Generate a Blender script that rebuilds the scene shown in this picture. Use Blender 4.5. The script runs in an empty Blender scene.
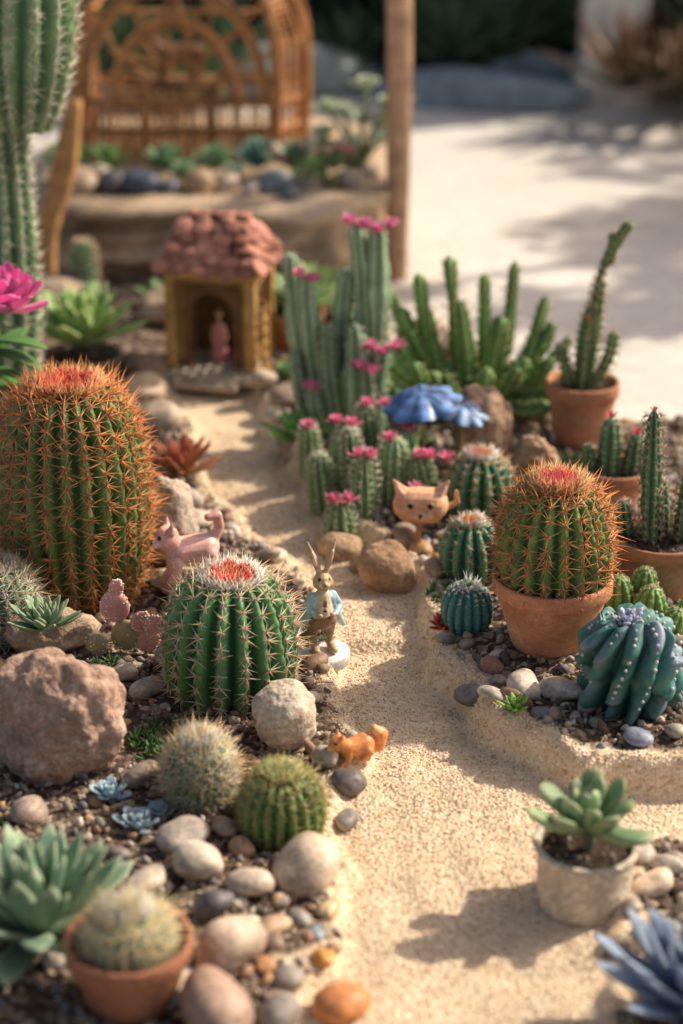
import bpy, bmesh, math
import numpy as np
from mathutils import Vector, Matrix, noise
# units: 1 BU = 1 decimetre (miniature garden)
sc = bpy.context.scene
rng = np.random.default_rng(11)
A = np.array
pi = math.pi

# ------------------------------------------------------------------ materials
def newmat(name):
    m = bpy.data.materials.new(name); m.use_nodes = True
    nt = m.node_tree; nt.nodes.clear()
    return m, nt, nt.nodes, nt.links

def attr_mat(name, rough=.6, nscale=6., namt=.25, fscale=40., famt=.12, bump=.25, bscale=30., bdist=.01,
             trans=0., spec=.4, coat=0.):
    m, nt, N, L = newmat(name)
    out = N.new('ShaderNodeOutputMaterial')
    b = N.new('ShaderNodeBsdfPrincipled')
    at = N.new('ShaderNodeAttribute'); at.attribute_name = 'Col'
    tc = N.new('ShaderNodeTexCoord'); oi = N.new('ShaderNodeObjectInfo')
    mu = N.new('ShaderNodeMath'); mu.operation = 'MULTIPLY'; mu.inputs[1].default_value = 37.
    L.new(oi.outputs['Random'], mu.inputs[0])
    def nz(scale, lo, hi, detail=4):
        n = N.new('ShaderNodeTexNoise'); n.noise_dimensions = '4D'
        n.inputs['Scale'].default_value = scale; n.inputs['Detail'].default_value = detail
        n.inputs['Roughness'].default_value = .6
        L.new(tc.outputs['Object'], n.inputs['Vector']); L.new(mu.outputs[0], n.inputs['W'])
        r = N.new('ShaderNodeMapRange'); r.inputs['From Min'].default_value = .3; r.inputs['From Max'].default_value = .7
        r.inputs['To Min'].default_value = lo; r.inputs['To Max'].default_value = hi
        L.new(n.outputs['Fac'], r.inputs['Value'])
        return n, r
    n1, r1 = nz(nscale, 1-namt, 1+namt); n2, r2 = nz(fscale, 1-famt, 1+famt, 2)
    mm = N.new('ShaderNodeMath'); mm.operation = 'MULTIPLY'
    L.new(r1.outputs[0], mm.inputs[0]); L.new(r2.outputs[0], mm.inputs[1])
    vm = N.new('ShaderNodeVectorMath'); vm.operation = 'SCALE'
    L.new(at.outputs['Color'], vm.inputs[0]); L.new(mm.outputs[0], vm.inputs['Scale'])
    L.new(vm.outputs[0], b.inputs['Base Color'])
    b.inputs['Roughness'].default_value = rough
    b.inputs['Specular IOR Level'].default_value = spec
    if coat: b.inputs['Coat Weight'].default_value = coat; b.inputs['Coat Roughness'].default_value = .25
    if bump:
        n3, _ = nz(bscale, 0, 1, 5)
        bp = N.new('ShaderNodeBump'); bp.inputs['Strength'].default_value = bump; bp.inputs['Distance'].default_value = bdist
        L.new(n3.outputs['Fac'], bp.inputs['Height']); L.new(bp.outputs[0], b.inputs['Normal'])
    if trans:
        t = N.new('ShaderNodeBsdfTranslucent'); L.new(vm.outputs[0], t.inputs['Color'])
        mx = N.new('ShaderNodeMixShader'); mx.inputs[0].default_value = trans
        L.new(b.outputs[0], mx.inputs[1]); L.new(t.outputs[0], mx.inputs[2]); L.new(mx.outputs[0], out.inputs[0])
    else:
        L.new(b.outputs[0], out.inputs[0])
    return m

M_SKIN = attr_mat('cactus_skin', .5, 5, .28, 45, .14, .3, 40, .009, spec=.45)
M_SPINE = attr_mat('cactus_spines', .45, 4, .15, 20, .1, 0, trans=.45)
M_LEAF = attr_mat('succulent_leaf', .5, 4, .22, 30, .12, .25, 30, .007, trans=.2, spec=.4)
M_THIN = attr_mat('thin_leaf', .55, 4, .3, 30, .1, 0, trans=.35)
M_PETAL = attr_mat('flower_petal', .55, 6, .15, 30, .1, 0, trans=.5)
M_ROCK = attr_mat('rough_rock', .85, 3.5, .3, 28, .28, 1., 16, .032, spec=.25)
M_PEB = attr_mat('river_pebble', .5, 6, .4, 34, .28, .4, 24, .014, spec=.4)
M_GRAV = attr_mat('gravel_stone', .75, 3, .2, 30, .25, .3, 30, .01)
M_TERRA = attr_mat('terracotta_clay', .8, 3, .3, 25, .18, .45, 40, .011, spec=.25)
M_SOIL = attr_mat('potting_soil', .95, 10, .4, 50, .4, 1., 40, .03, spec=.1)
M_WOOD = attr_mat('wood', .7, 5, .35, 40, .25, .5, 30, .015, spec=.3)
M_CERA = attr_mat('painted_ceramic', .45, 7, .28, 35, .22, .4, 45, .009, spec=.45, coat=.1)
M_SANDG = attr_mat('sand_grain', .8, 3, .1, 30, .1, 0)

# ------------------------------------------------------------------ mesh helpers
def quads(nu, nv, wrap=True):
    i = np.arange(nu-1)[:, None]; j = np.arange(nv if wrap else nv-1)[None, :]
    j2 = (j+1) % nv
    a = i*nv+j; b = i*nv+j2; c = (i+1)*nv+j2; d = (i+1)*nv+j
    return np.stack([a, b, c, d], -1).reshape(-1, 4)

def part(V, F, C, mi=0):
    V = np.asarray(V, float).reshape(-1, 3)
    C = np.asarray(C, float)
    if C.ndim == 1: C = np.tile(C, (len(V), 1))
    if not isinstance(F, list): F = [F]
    return [V, F, C, mi]

def xf(parts, M=None, t=(0, 0, 0)):
    t = A(t, float)
    return [[(p[0] @ (np.asarray(M).T) if M is not None else p[0]) + t, p[1], p[2], p[3]] for p in parts]

def rotz(a): return A([[math.cos(a), -math.sin(a), 0], [math.sin(a), math.cos(a), 0], [0, 0, 1.]])
def roty(a): return A([[math.cos(a), 0, math.sin(a)], [0, 1, 0], [-math.sin(a), 0, math.cos(a)]])
def rotx(a): return A([[1., 0, 0], [0, math.cos(a), -math.sin(a)], [0, math.sin(a), math.cos(a)]])

def build(name, parts, mats, loc=(0, 0, 0), parent=None, smooth=True, rot=0.):
    if not isinstance(mats, (list, tuple)): mats = [mats]
    Vs = []; Cs = []; loops = []; tot = []; mi = []; off = 0
    for V, Fs, C, m in parts:
        Vs.append(V); Cs.append(C)
        for F in Fs:
            F = np.asarray(F, int)
            if len(F) == 0: continue
            loops.append((F+off).ravel()); tot.append(np.full(len(F), F.shape[1])); mi.append(np.full(len(F), m))
        off += len(V)
    V = np.concatenate(Vs); C = np.concatenate(Cs); lo = np.concatenate(loops); tt = np.concatenate(tot); mi = np.concatenate(mi)
    me = bpy.data.meshes.new(name)
    me.vertices.add(len(V)); me.vertices.foreach_set('co', V.astype(np.float32).ravel())
    me.loops.add(len(lo)); me.loops.foreach_set('vertex_index', lo.astype(np.int32))
    me.polygons.add(len(tt)); st = np.concatenate([[0], np.cumsum(tt)[:-1]])
    me.polygons.foreach_set('loop_start', st.astype(np.int32)); me.polygons.foreach_set('loop_total', tt.astype(np.int32))
    me.polygons.foreach_set('material_index', mi.astype(np.int32))
    me.polygons.foreach_set('use_smooth', np.full(len(tt), smooth))
    me.update(calc_edges=True); me.validate()
    ca = me.color_attributes.new('Col', 'FLOAT_COLOR', 'POINT')
    ca.data.foreach_set('color', np.concatenate([np.clip(C, 0, 1), np.ones((len(C), 1))], 1).astype(np.float32).ravel())
    for m in mats: me.materials.append(m)
    ob = bpy.data.objects.new(name, me); sc.collection.objects.link(ob)
    ob.location = loc; ob.rotation_euler = (0, 0, rot)
    if parent: ob.parent = parent
    return ob

def empty(name, loc):
    e = bpy.data.objects.new(name, None); sc.collection.objects.link(e); e.location = loc; e.empty_display_size = .1
    return e

_ico = {}
def ico(s):
    if s not in _ico:
        bm = bmesh.new(); bmesh.ops.create_icosphere(bm, subdivisions=s, radius=1.)
        _ico[s] = (A([v.co[:] for v in bm.verts]), A([[v.index for v in f.verts] for f in bm.faces])); bm.free()
    return _ico[s]

def box(c, s, col, bev=.01, mi=0, M=None):
    bm = bmesh.new(); bmesh.ops.create_cube(bm, size=1.)
    for v in bm.verts: v.co = Vector((v.co.x*s[0], v.co.y*s[1], v.co.z*s[2]))
    if bev: bmesh.ops.bevel(bm, geom=bm.edges[:], offset=bev, segments=2, affect='EDGES', profile=.5)
    bmesh.ops.triangulate(bm, faces=bm.faces[:])
    bm.verts.index_update()
    V = A([v.co[:] for v in bm.verts]); F = A([[v.index for v in f.verts] for f in bm.faces]); bm.free()
    if M is not None: V = V @ np.asarray(M).T
    return part(V+A(c), F, col, mi)

def waves(V, freq, amp, seed, n=10):
    r = np.random.default_rng(seed); o = np.zeros(len(V))
    for k in range(n):
        d = r.normal(size=V.shape[1]); d /= np.linalg.norm(d)
        o += np.sin(freq*r.uniform(.5, 1.6)*(V @ d)+r.uniform(0, 6.28))
    return o*amp/math.sqrt(n)*1.4

def frames(T):
    T = T/np.linalg.norm(T, axis=1, keepdims=True)
    n0 = np.cross(T[0], [0, 1, 0]) if abs(T[0][1]) < .9 else np.cross(T[0], [1, 0, 0])
    n0 /= np.linalg.norm(n0); Ns = [n0]
    for i in range(1, len(T)):
        n = Ns[-1]-T[i]*np.dot(Ns[-1], T[i]); n /= np.linalg.norm(n)+1e-9; Ns.append(n)
    Ns = A(Ns); return T, Ns, np.cross(T, Ns)

def tube(P, R, col, seg=8, mi=0, closed=False):
    P = np.asarray(P, float); n = len(P); R = np.full(n, R) if np.isscalar(R) else np.asarray(R, float)
    T, Nn, B = frames(np.gradient(P, axis=0))
    th = np.linspace(0, 2*pi, seg, endpoint=False)
    V = P[:, None]+R[:, None, None]*(np.cos(th)[None, :, None]*Nn[:, None]+np.sin(th)[None, :, None]*B[:, None])
    return part(V, [quads(n, seg), A([list(range(seg))[::-1]]), A([[(n-1)*seg+k for k in range(seg)]])], col, mi)

def curve(pts, n=16):
    pts = A(pts, float)
    if len(pts) == 2: return pts[0]+(pts[1]-pts[0])*np.linspace(0, 1, n)[:, None]
    p = np.vstack([2*pts[0]-pts[1], pts, 2*pts[-1]-pts[-2]]); out = []
    m = len(pts)-1; k = max(2, n//m)
    for i in range(m):
        a, b, c, d = p[i:i+4]
        for t in np.linspace(0, 1, k, endpoint=False):
            out.append(.5*((2*b)+(-a+c)*t+(2*a-5*b+4*c-d)*t*t+(-a+3*b-3*c+d)*t**3))
    out.append(pts[-1]); return A(out)

def spines(pos, nrm, tan, n, psi, length, rad, col, colv=.18, jit=.25, r=None):
    """cones at areoles."""
    r = r or rng; m = len(pos)
    ph = (np.arange(n)*2*pi/n)[None]+r.uniform(0, 6.28, (m, 1))+r.normal(0, jit, (m, n))
    ps = np.broadcast_to(np.asarray(psi, float), (m, n))+r.normal(0, jit*.6, (m, n))
    bit = np.cross(nrm, tan)
    d = nrm[:, None]*np.cos(ps)[..., None]+(tan[:, None]*np.cos(ph)[..., None]+bit[:, None]*np.sin(ph)[..., None])*np.sin(ps)[..., None]
    d = d.reshape(-1, 3); base = np.repeat(pos, n, 0)
    Ln = (np.broadcast_to(np.asarray(length, float).reshape(-1, 1) if np.ndim(length) else length, (m, n))*r.uniform(.55, 1.25, (m, n))).reshape(-1, 1)
    a = np.cross(d, [0.3, .5, .81]); a /= np.linalg.norm(a, axis=1, keepdims=True)+1e-9; b = np.cross(d, a)
    k = len(d); V = np.zeros((k, 4, 3))
    for q in range(3):
        t = q*2*pi/3; V[:, q] = base+rad*(math.cos(t)*a+math.sin(t)*b)
    V[:, 3] = base+d*Ln
    F = (np.arange(k)*4)[:, None, None]+A([[0, 1, 3], [1, 2, 3], [2, 0, 3]])[None]
    col = np.asarray(col, float)
    cc = np.repeat(col, n, 0) if col.ndim == 2 else np.tile(col, (k, 1))
    cc = cc*(1+r.normal(0, colv, (k, 1))); C = np.repeat(cc[:, None], 4, 1)
    return part(V, F.reshape(-1, 3), C.reshape(-1, 3), 1)

def ribbed(P, T, R, ribs, depth, seg=6, cr=(.12, .25, .08), cv=(.03, .1, .03), pw=.8, twist=0., wob=0., seed=0,
           tuber=0., tfreq=60., fixed=False):
    P = np.asarray(P, float); R = np.asarray(R, float); n = len(P)
    T, Nn, B = frames(np.asarray(T, float))
    th = np.linspace(0, 2*pi, ribs*seg, endpoint=False)
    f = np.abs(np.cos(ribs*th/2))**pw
    s = np.concatenate([[0], np.cumsum(np.hypot(np.linalg.norm(np.diff(P, axis=0), axis=1), np.diff(R)))])
    tw = twist*s
    ang = th[None]+tw[:, None]
    fac = 1-depth*(1-f)[None]+tuber*np.sin(tfreq*s)[:, None]*f[None]**2
    D = np.cos(ang)[..., None]*Nn[:, None]+np.sin(ang)[..., None]*B[:, None]
    V = P[:, None]+(R[:, None]*fac)[..., None]*D
    V = V.reshape(-1, 3)
    if wob:
        V += (waves(V, 5., wob, seed)[:, None])*D.reshape(-1, 3)
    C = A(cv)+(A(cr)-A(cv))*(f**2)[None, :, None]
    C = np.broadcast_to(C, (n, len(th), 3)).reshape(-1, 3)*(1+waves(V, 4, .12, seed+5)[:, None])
    # corky old growth near the base
    kb = np.clip(1-s/(s[-1]*.16), 0, 1)[:, None]*np.ones((1, len(th))); kb = (kb.reshape(-1)*np.clip(.6+waves(V, 9, .5, seed+8), 0, 1))[:, None]*.55
    C = C*(1-kb)+A((.27, .22, .13))*kb
    return part(V, quads(n, len(th)), C, 0), (P, T, Nn, B, R, s, ribs, tw)

def areoles(info, spacing, s0=.05, s1=1., off=.0, jitter=.1):
    P, T, Nn, B, R, s, ribs, tw = info
    tot = s[-1]; pos = []; nr = []; tn = []; uu = []
    dR = np.gradient(R, s+np.arange(len(s))*1e-9); dP = np.gradient(P, s+np.arange(len(s))*1e-9, axis=0)
    for k in range(ribs):
        ss = np.arange(s0*tot+(k % 2)*spacing*.5, s1*tot, spacing); ss = ss+rng.normal(0, jitter*spacing, len(ss))
        ss = np.clip(ss, 0, tot*.995)
        I = lambda arr: np.stack([np.interp(ss, s, arr[:, c]) for c in range(3)], 1)
        p, t, n_, b = I(P), I(T), I(Nn), I(B); r = np.interp(ss, s, R); dr = np.interp(ss, s, dR); tws = np.interp(ss, s, tw)
        dz = np.einsum('ij,ij->i', I(dP), t)
        a = 2*pi*k/ribs+tws; d = np.cos(a)[:, None]*n_+np.sin(a)[:, None]*b
        N = d*dz[:, None]-t*dr[:, None]; N /= np.linalg.norm(N, axis=1, keepdims=True)+1e-9
        Tn = t*dz[:, None]+d*dr[:, None]; Tn /= np.linalg.norm(Tn, axis=1, keepdims=True)+1e-9
        pos.append(p+d*(r+off)[:, None]); nr.append(N); tn.append(Tn); uu.append(ss/tot)
    return np.concatenate(pos), np.concatenate(nr), np.concatenate(tn), np.concatenate(uu)

def barrel_profile(r, h, n=40, p=.6, a0=-1.0, dip=.06):
    a = np.linspace(a0, pi/2, n)
    R = r*np.maximum(np.cos(a), 0)**p
    sa = math.sin(a0); z = h*(np.sin(a)-sa)/(1-sa)
    z = z-dip*h*np.exp(-(R/(.35*r))**2)
    R[-1] = 1e-3
    P = np.stack([0*z, 0*z, z], 1); T = np.tile([0, 0, 1.], (n, 1))
    return P, T, R

def scatter(tv, tf, pos, scl, cols, mi=0, flat=False):
    n = len(pos); q = rng.normal(size=(n, 4))
    if flat: q[:, 1:3] *= .15
    q /= np.linalg.norm(q, axis=1, keepdims=True)
    w, x, y, z = q.T
    Rm = np.stack([1-2*(y*y+z*z), 2*(x*y-z*w), 2*(x*z+y*w), 2*(x*y+z*w), 1-2*(x*x+z*z), 2*(y*z-x*w),
                   2*(x*z-y*w), 2*(y*z+x*w), 1-2*(x*x+y*y)], 1).reshape(n, 3, 3)
    V = tv[None]*scl[:, None]
    V = np.einsum('nij,nkj->nki', Rm, V)+pos[:, None]
    F = (np.arange(n)*len(tv))[:, None, None]+tf[None]
    return part(V, F.reshape(-1, tf.shape[1]), np.repeat(cols, len(tv), 0), mi)

def felt(pos, size, col, mi=1):
    tv, tf = ico(1)
    n = len(pos)
    return scatter(tv, tf, pos, np.full((n, 3), size)*rng.uniform(.8, 1.2, (n, 1)), np.tile(col, (n, 1)), mi)

# ------------------------------------------------------------------ leaves
PROF = {'point': ([0, .15, .5, .8, .93, 1], [.6, .75, 1, .68, .32, .02]),
        'spoon': ([0, .2, .55, .8, .95, 1], [.3, .4, .85, 1, .62, .05]),
        'blade': ([0, .3, .7, 1], [1, .9, .55, .03]),
        'petal': ([0, .3, .65, .9, 1], [.3, .75, 1, .7, .1])}
def leaf(L, W, T, el, az, curl=0., prof='point', nu=10, nv=8, cup=.3, c0=(.1, .2, .08), c1=(.1, .2, .08), ce=None, base=(0, 0, 0), r0=0., mi=0):
    u = np.linspace(0, 1, nu); u = 1-(1-u)**1.25
    e = el+curl*u; du = np.diff(u, prepend=0)
    cr = np.cumsum(np.cos(e)*du)*L+r0; cz = np.cumsum(np.sin(e)*du)*L
    w = W*np.interp(u, *PROF[prof]); th = T*np.interp(u, [0, .5, .9, 1], [1, 1, .6, .05])
    ph = np.linspace(0, 2*pi, nv, endpoint=False)
    xw = w[:, None]*np.cos(ph); yn = th[:, None]*np.sin(ph)+cup*w[:, None]*np.cos(ph)**2
    X = cr[:, None]-np.sin(e)[:, None]*yn; Z = cz[:, None]+np.cos(e)[:, None]*yn
    V = np.stack([X, xw+L*.05*rng.normal()*(u**2)[:, None], Z], -1).reshape(-1, 3) @ rotz(az).T+A(base)
    C = A(c0)+(A(c1)-A(c0))*(u**1.3)[:, None, None]+np.zeros((nu, nv, 3))
    if ce is not None:
        k = np.clip(np.abs(np.cos(ph))**6, 0, 1)[None, :, None]*.8
        k = np.maximum(k, (u[:, None, None] > .93)*.8)
        C = C*(1-k)+A(ce)*k
    C = C*rng.uniform(.82, 1.15)
    return part(V, [quads(nu, nv), A([list(range(nv))[::-1]]), A([[(nu-1)*nv+k for k in range(nv)]])], C.reshape(-1, 3), mi)

def rosette(R, n, W, T, el0=.1, el1=1.3, curl=.3, prof='point', c0=(.1, .2, .08), c1=(.12, .24, .1), ce=None, inner=.35, cup=.3,
            base=(0, 0, 0), mi=0, nu=10, jit=.08, curve_k=1.):
    out = []; a0 = rng.uniform(0, 6.28)
    for i in range(n):
        k = (i+.5)/n; kk = k**curve_k
        L = R*(1-(1-inner)*kk)*rng.uniform(.9, 1.08)
        out.append(leaf(L, W*(1-.45*kk)*rng.uniform(.9, 1.1), T, el0+(el1-el0)*kk+rng.normal(0, jit), a0+i*2.39996+rng.normal(0, jit), curl+rng.normal(0, .08), prof,
                        nu=nu, cup=cup, c0=c0, c1=c1, ce=ce, base=(base[0], base[1], base[2]+.04*R*kk*2), mi=mi, r0=.02*R))
    return out

def flower(p, r, col, n=18, mi=2, cin=None):
    o = rosette(r, n, r*.2, r*.03, .1, 1.35, .35, 'petal', A(col)*.85, np.clip(A(col)*1.12+.05, 0, .95), None, .65, .3, base=p, mi=mi, nu=6)
    o.append(felt(A(p)[None]+A([[0, 0, r*.35], [r*.1, 0, r*.3], [-r*.08, -r*.08, r*.32]]), r*.14, (.85, .65, .3), mi))
    return o

# ------------------------------------------------------------------ terrain
PATH = A([(-.4, 4.5), (-.23, 8.62), (.05, 9.3), (.08, 9.8), (.055, 10.34), (.06, 10.94), (.18, 11.3), (.14, 11.75), (.03, 12.3), (0, 13.08), (-.135, 13.95),
          (-.62, 14.91), (-1.16, 16), (-1.33, 17.2), (-1.70, 18.3), (-1.8, 18.9), (-.95, 18.9), (-.93, 18.3), (-.7, 17.2), (-.42, 16), (-.19, 15.3), (.16, 14.7),
          (.56, 13.95), (.60, 13.08), (.70, 12.4), (.92, 11.85), (1.2, 11.35), (1.6, 10.98), (2.34, 10.95), (3.2, 11.1), (7, 11.3), (7, 10.4), (2.9, 10.5),
          (2.1, 10.55), (1.8, 10.25), (1.66, 9.8), (1.5, 9.3), (1.49, 8.6), (1.6, 4.5)])
def path_sd(x, y):
    p = np.stack([x, y], -1); n = len(PATH); dmin = np.full(x.shape, 1e9); inside = np.zeros(x.shape, bool)
    for i in range(n):
        a = PATH[i]; b = PATH[(i+1) % n]; ab = b-a
        t = np.clip(((p-a) @ ab)/(ab @ ab), 0, 1)
        q = p-a-t[..., None]*ab; dmin = np.minimum(dmin, np.hypot(q[..., 0], q[..., 1]))
        c = ((a[1] > y) != (b[1] > y)) & (x < (b[0]-a[0])*(y-a[1])/(b[1]-a[1]+1e-12)+a[0])
        inside ^= c
    return np.where(inside, -dmin, dmin)
def ss(x): x = np.clip(x, 0, 1); return x*x*(3-2*x)
def right_side(x, y):
    cx = np.interp(y, [4, 9, 12, 14, 15, 16, 17.2, 19.6], [.6, .8, .45, .25, -.25, -.77, -1.0, -1.4])
    return ss((x-cx)/.1+.5)
def terrain(x, y):
    x = np.asarray(x, float); y = np.asarray(y, float)
    pp = np.stack([x.ravel(), y.ravel()], 1)
    wob = waves(pp, 6, .035, 3).reshape(x.shape)+waves(pp, 19, .014, 4).reshape(x.shape)
    d = path_sd(x, y)+wob
    right = right_side(x, y)
    hl = .12+.1*ss((y-11)/3); hr = .07+.18*ss((y-10.75)/.2)
    bh = hl*(1-right)+hr*right
    bank = ss(d/.15)
    z = bh*bank
    z = z+.09*ss((y-13.0-.15*(x-.2))/.1)*(1-bank)*ss((.9-x)/.2)
    z = z+waves(pp, 3.5, .014, 6).reshape(x.shape)+waves(pp, 14, .006, 7).reshape(x.shape)+bank*waves(pp, 8, .018, 8).reshape(x.shape)
    z = z+.02*np.exp(-((d-.12)/.07)**2)*right*(1+waves(pp, 11, .5, 9).reshape(x.shape))
    yend = 19.8+3.4*ss((.5-x)/1.)-2.1*ss((x-1.6)/.8)
    m = ss((yend-y)/.3)*ss((5.6-np.abs(x))/.4)
    z = z*m-.12*(1-m)
    return z, d
def H(x, y): return float(terrain(A([x]), A([y]))[0][0])

gx = np.arange(-6, 6.001, .033)
gy = np.concatenate([np.arange(5.5, 17.5, .033), np.arange(17.5, 25, .07)])
X, Y = np.meshgrid(gx, gy)
Z, Dm = terrain(X, Y)
pp2 = np.stack([X.ravel(), Y.ravel()], 1)
edge = (waves(pp2, 9, .05, 21)+waves(pp2, 30, .03, 22)).reshape(X.shape)
sand = 1-ss((Dm-.14-.1*right_side(X, Y)*(Y > 10.8)*(Y < 14)+edge)/.07)
C = np.zeros((X.size, 3)); C[:, 0] = sand.ravel(); C[:, 1] = ss((Dm.ravel()+.02)/.1)
m, nt, N, L = newmat('sand_and_soil')
out = N.new('ShaderNodeOutputMaterial'); b = N.new('ShaderNodeBsdfPrincipled'); b.inputs['Specular IOR Level'].default_value = .2
at = N.new('ShaderNodeAttribute'); at.attribute_name = 'Col'; sep = N.new('ShaderNodeSeparateColor'); L.new(at.outputs['Color'], sep.inputs[0])
tc = N.new('ShaderNodeTexCoord')
def nnoise(s, d=4):
    n = N.new('ShaderNodeTexNoise'); n.inputs['Scale'].default_value = s; n.inputs['Detail'].default_value = d; L.new(tc.outputs['Object'], n.inputs['Vector']); return n
def ramp(src, stops):
    r = N.new('ShaderNodeValToRGB'); el = r.color_ramp.elements
    el[0].position, el[0].color = stops[0][0], (*stops[0][1], 1); el[1].position, el[1].color = stops[-1][0], (*stops[-1][1], 1)
    for p, c in stops[1:-1]:
        e = el.new(p); e.color = (*c, 1)
    L.new(src, r.inputs[0]); return r
vo = N.new('ShaderNodeTexVoronoi'); vo.inputs['Scale'].default_value = 42; L.new(tc.outputs['Object'], vo.inputs['Vector'])
sv = N.new('ShaderNodeSeparateColor'); L.new(vo.outputs['Color'], sv.inputs[0])
rs = ramp(sv.outputs[0], [(0, (.52, .37, .23)), (.12, (.72, .56, .39)), (.6, (.83, .67, .49)), (.92, (.87, .73, .55)), (1, (.92, .84, .7))])
nl = nnoise(1.6); rl = ramp(nl.outputs['Fac'], [(.3, (.88, .85, .81)), (.7, (1.04, 1.03, 1.02))])
mxs = N.new('ShaderNodeMix'); mxs.data_type = 'RGBA'; mxs.blend_type = 'MULTIPLY'; mxs.inputs[0].default_value = 1
L.new(rs.outputs[0], mxs.inputs[6]); L.new(rl.outputs[0], mxs.inputs[7])
vg = N.new('ShaderNodeTexVoronoi'); vg.inputs['Scale'].default_value = 22; L.new(tc.outputs['Object'], vg.inputs['Vector'])
sg = N.new('ShaderNodeSeparateColor'); L.new(vg.outputs['Color'], sg.inputs[0])
rg = ramp(sg.outputs[0], [(0, (.045, .03, .022)), (.45, (.09, .06, .045)), (.7, (.18, .13, .095)), (.9, (.34, .26, .19)), (1, (.5, .41, .32))])
mx = N.new('ShaderNodeMix'); mx.data_type = 'RGBA'
L.new(sep.outputs[0], mx.inputs[0]); L.new(rg.outputs[0], mx.inputs[6]); L.new(mxs.outputs[2], mx.inputs[7])
L.new(mx.outputs[2], b.inputs['Base Color']); b.inputs['Roughness'].default_value = .9
nf = nnoise(55, 3)
ad = N.new('ShaderNodeMath'); ad.operation = 'SUBTRACT'; L.new(nf.outputs['Fac'], ad.inputs[0]); L.new(vo.outputs['Distance'], ad.inputs[1])
ad2 = N.new('ShaderNodeMath'); ad2.operation = 'MULTIPLY_ADD'; ad2.inputs[1].default_value = -1.2
L.new(vg.outputs['Distance'], ad2.inputs[0]); L.new(nf.outputs['Fac'], ad2.inputs[2])
mh = N.new('ShaderNodeMix'); mh.data_type = 'FLOAT'; L.new(sep.outputs[0], mh.inputs[0]); L.new(ad2.outputs[0], mh.inputs[2]); L.new(ad.outputs[0], mh.inputs[3])
bp = N.new('ShaderNodeBump'); bp.inputs['Strength'].default_value = .7; bp.inputs['Distance'].default_value = .018
L.new(mh.outputs[0], bp.inputs['Height']); L.new(bp.outputs[0], b.inputs['Normal']); L.new(b.outputs[0], out.inputs[0])
M_TERR = m
build('sand_path_and_garden_beds', [part(np.stack([X, Y, Z], -1), quads(len(gy), len(gx), False), C)], M_TERR)

# pavement to the horizon
m, nt, N, L = newmat('pale_paving')
out = N.new('ShaderNodeOutputMaterial'); b = N.new('ShaderNodeBsdfPrincipled'); tc = N.new('ShaderNodeTexCoord')
n1 = nnoise(.25, 6); r1 = ramp(n1.outputs['Fac'], [(.3, (.62, .56, .5)), (.5, (.74, .69, .63)), (.7, (.8, .76, .71))])
n2 = nnoise(6, 4); r2 = ramp(n2.outputs['Fac'], [(.3, (.85, .85, .85)), (.7, (1.05, 1.05, 1.05))])
mxs = N.new('ShaderNodeMix'); mxs.data_type = 'RGBA'; mxs.blend_type = 'MULTIPLY'; mxs.inputs[0].default_value = 1
L.new(r1.outputs[0], mxs.inputs[6]); L.new(r2.outputs[0], mxs.inputs[7]); L.new(mxs.outputs[2], b.inputs['Base Color'])
b.inputs['Roughness'].default_value = .8; L.new(b.outputs[0], out.inputs[0])
build('pavement', [part([(-900, -300, -.05), (900, -300, -.05), (900, 2000, -.05), (-900, 2000, -.05)], A([[0, 1, 2, 3]]), (.5, .5, .5))], m)

def cand(n, x0, x1, y0, y1):
    y = rng.uniform(y0, y1, n); x = rng.uniform(x0, x1, n)
    k = np.abs(x) < .22*y+.8; return x[k], y[k]
STC = A([(.46, .39, .32), (.34, .28, .23), (.58, .5, .41), (.17, .14, .13), (.46, .32, .21), (.36, .21, .14), (.66, .58, .49), (.26, .26, .28), (.52, .41, .29), (.22, .15, .11), (.55, .33, .16)])
tv, tf = ico(1)
x, y = cand(36000, -4.5, 4.5, 7.2, 19.4); z, d = terrain(x, y); rg_ = right_side(x, y)
k = (d > .13+.1*rg_+rng.uniform(-.08, .12, len(d))) & (z > -.02); x, y, z, d = x[k][:12500], y[k][:12500], z[k][:12500], d[k][:12500]
s = rng.lognormal(-3.95, .48, len(x)); s = np.clip(s, .009, .06)
scl = np.stack([s*rng.uniform(.8, 1.5, len(s)), s*rng.uniform(.7, 1.1, len(s)), s*rng.uniform(.5, .8, len(s))], 1)
cols = STC[rng.integers(0, len(STC), len(s))]*rng.uniform(.5, 1.1, (len(s), 1))
tvg = tv*(1+.12*np.sin(tv[:, :1]*5+tv[:, 1:2]*7))
build('gravel', [scatter(tvg, tf, np.stack([x, y, z+s*.35], 1), scl, cols)], M_GRAV)
ov = A([(1, 0, 0), (-1, 0, 0), (0, 1, 0), (0, -1, 0), (0, 0, 1), (0, 0, -1)], float)
of = A([(0, 2, 4), (2, 1, 4), (1, 3, 4), (3, 0, 4), (2, 0, 5), (1, 2, 5), (3, 1, 5), (0, 3, 5)])
x, y = cand(90000, -2.2, 3.5, 7.5, 17.5); z, d = terrain(x, y)
k = d < .22; x, y, z = x[k][:28000], y[k][:28000], z[k][:28000]
s = rng.uniform(.005, .012, len(x))
GC = A([(.84, .68, .5), (.9, .82, .66), (.56, .4, .26), (.76, .58, .4)])
build('sand_grains', [scatter(ov, of, np.stack([x, y, z+s*.3], 1), np.stack([s, s, s*.8], 1), GC[rng.integers(0, 4, len(s))])], M_SANDG)

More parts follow.
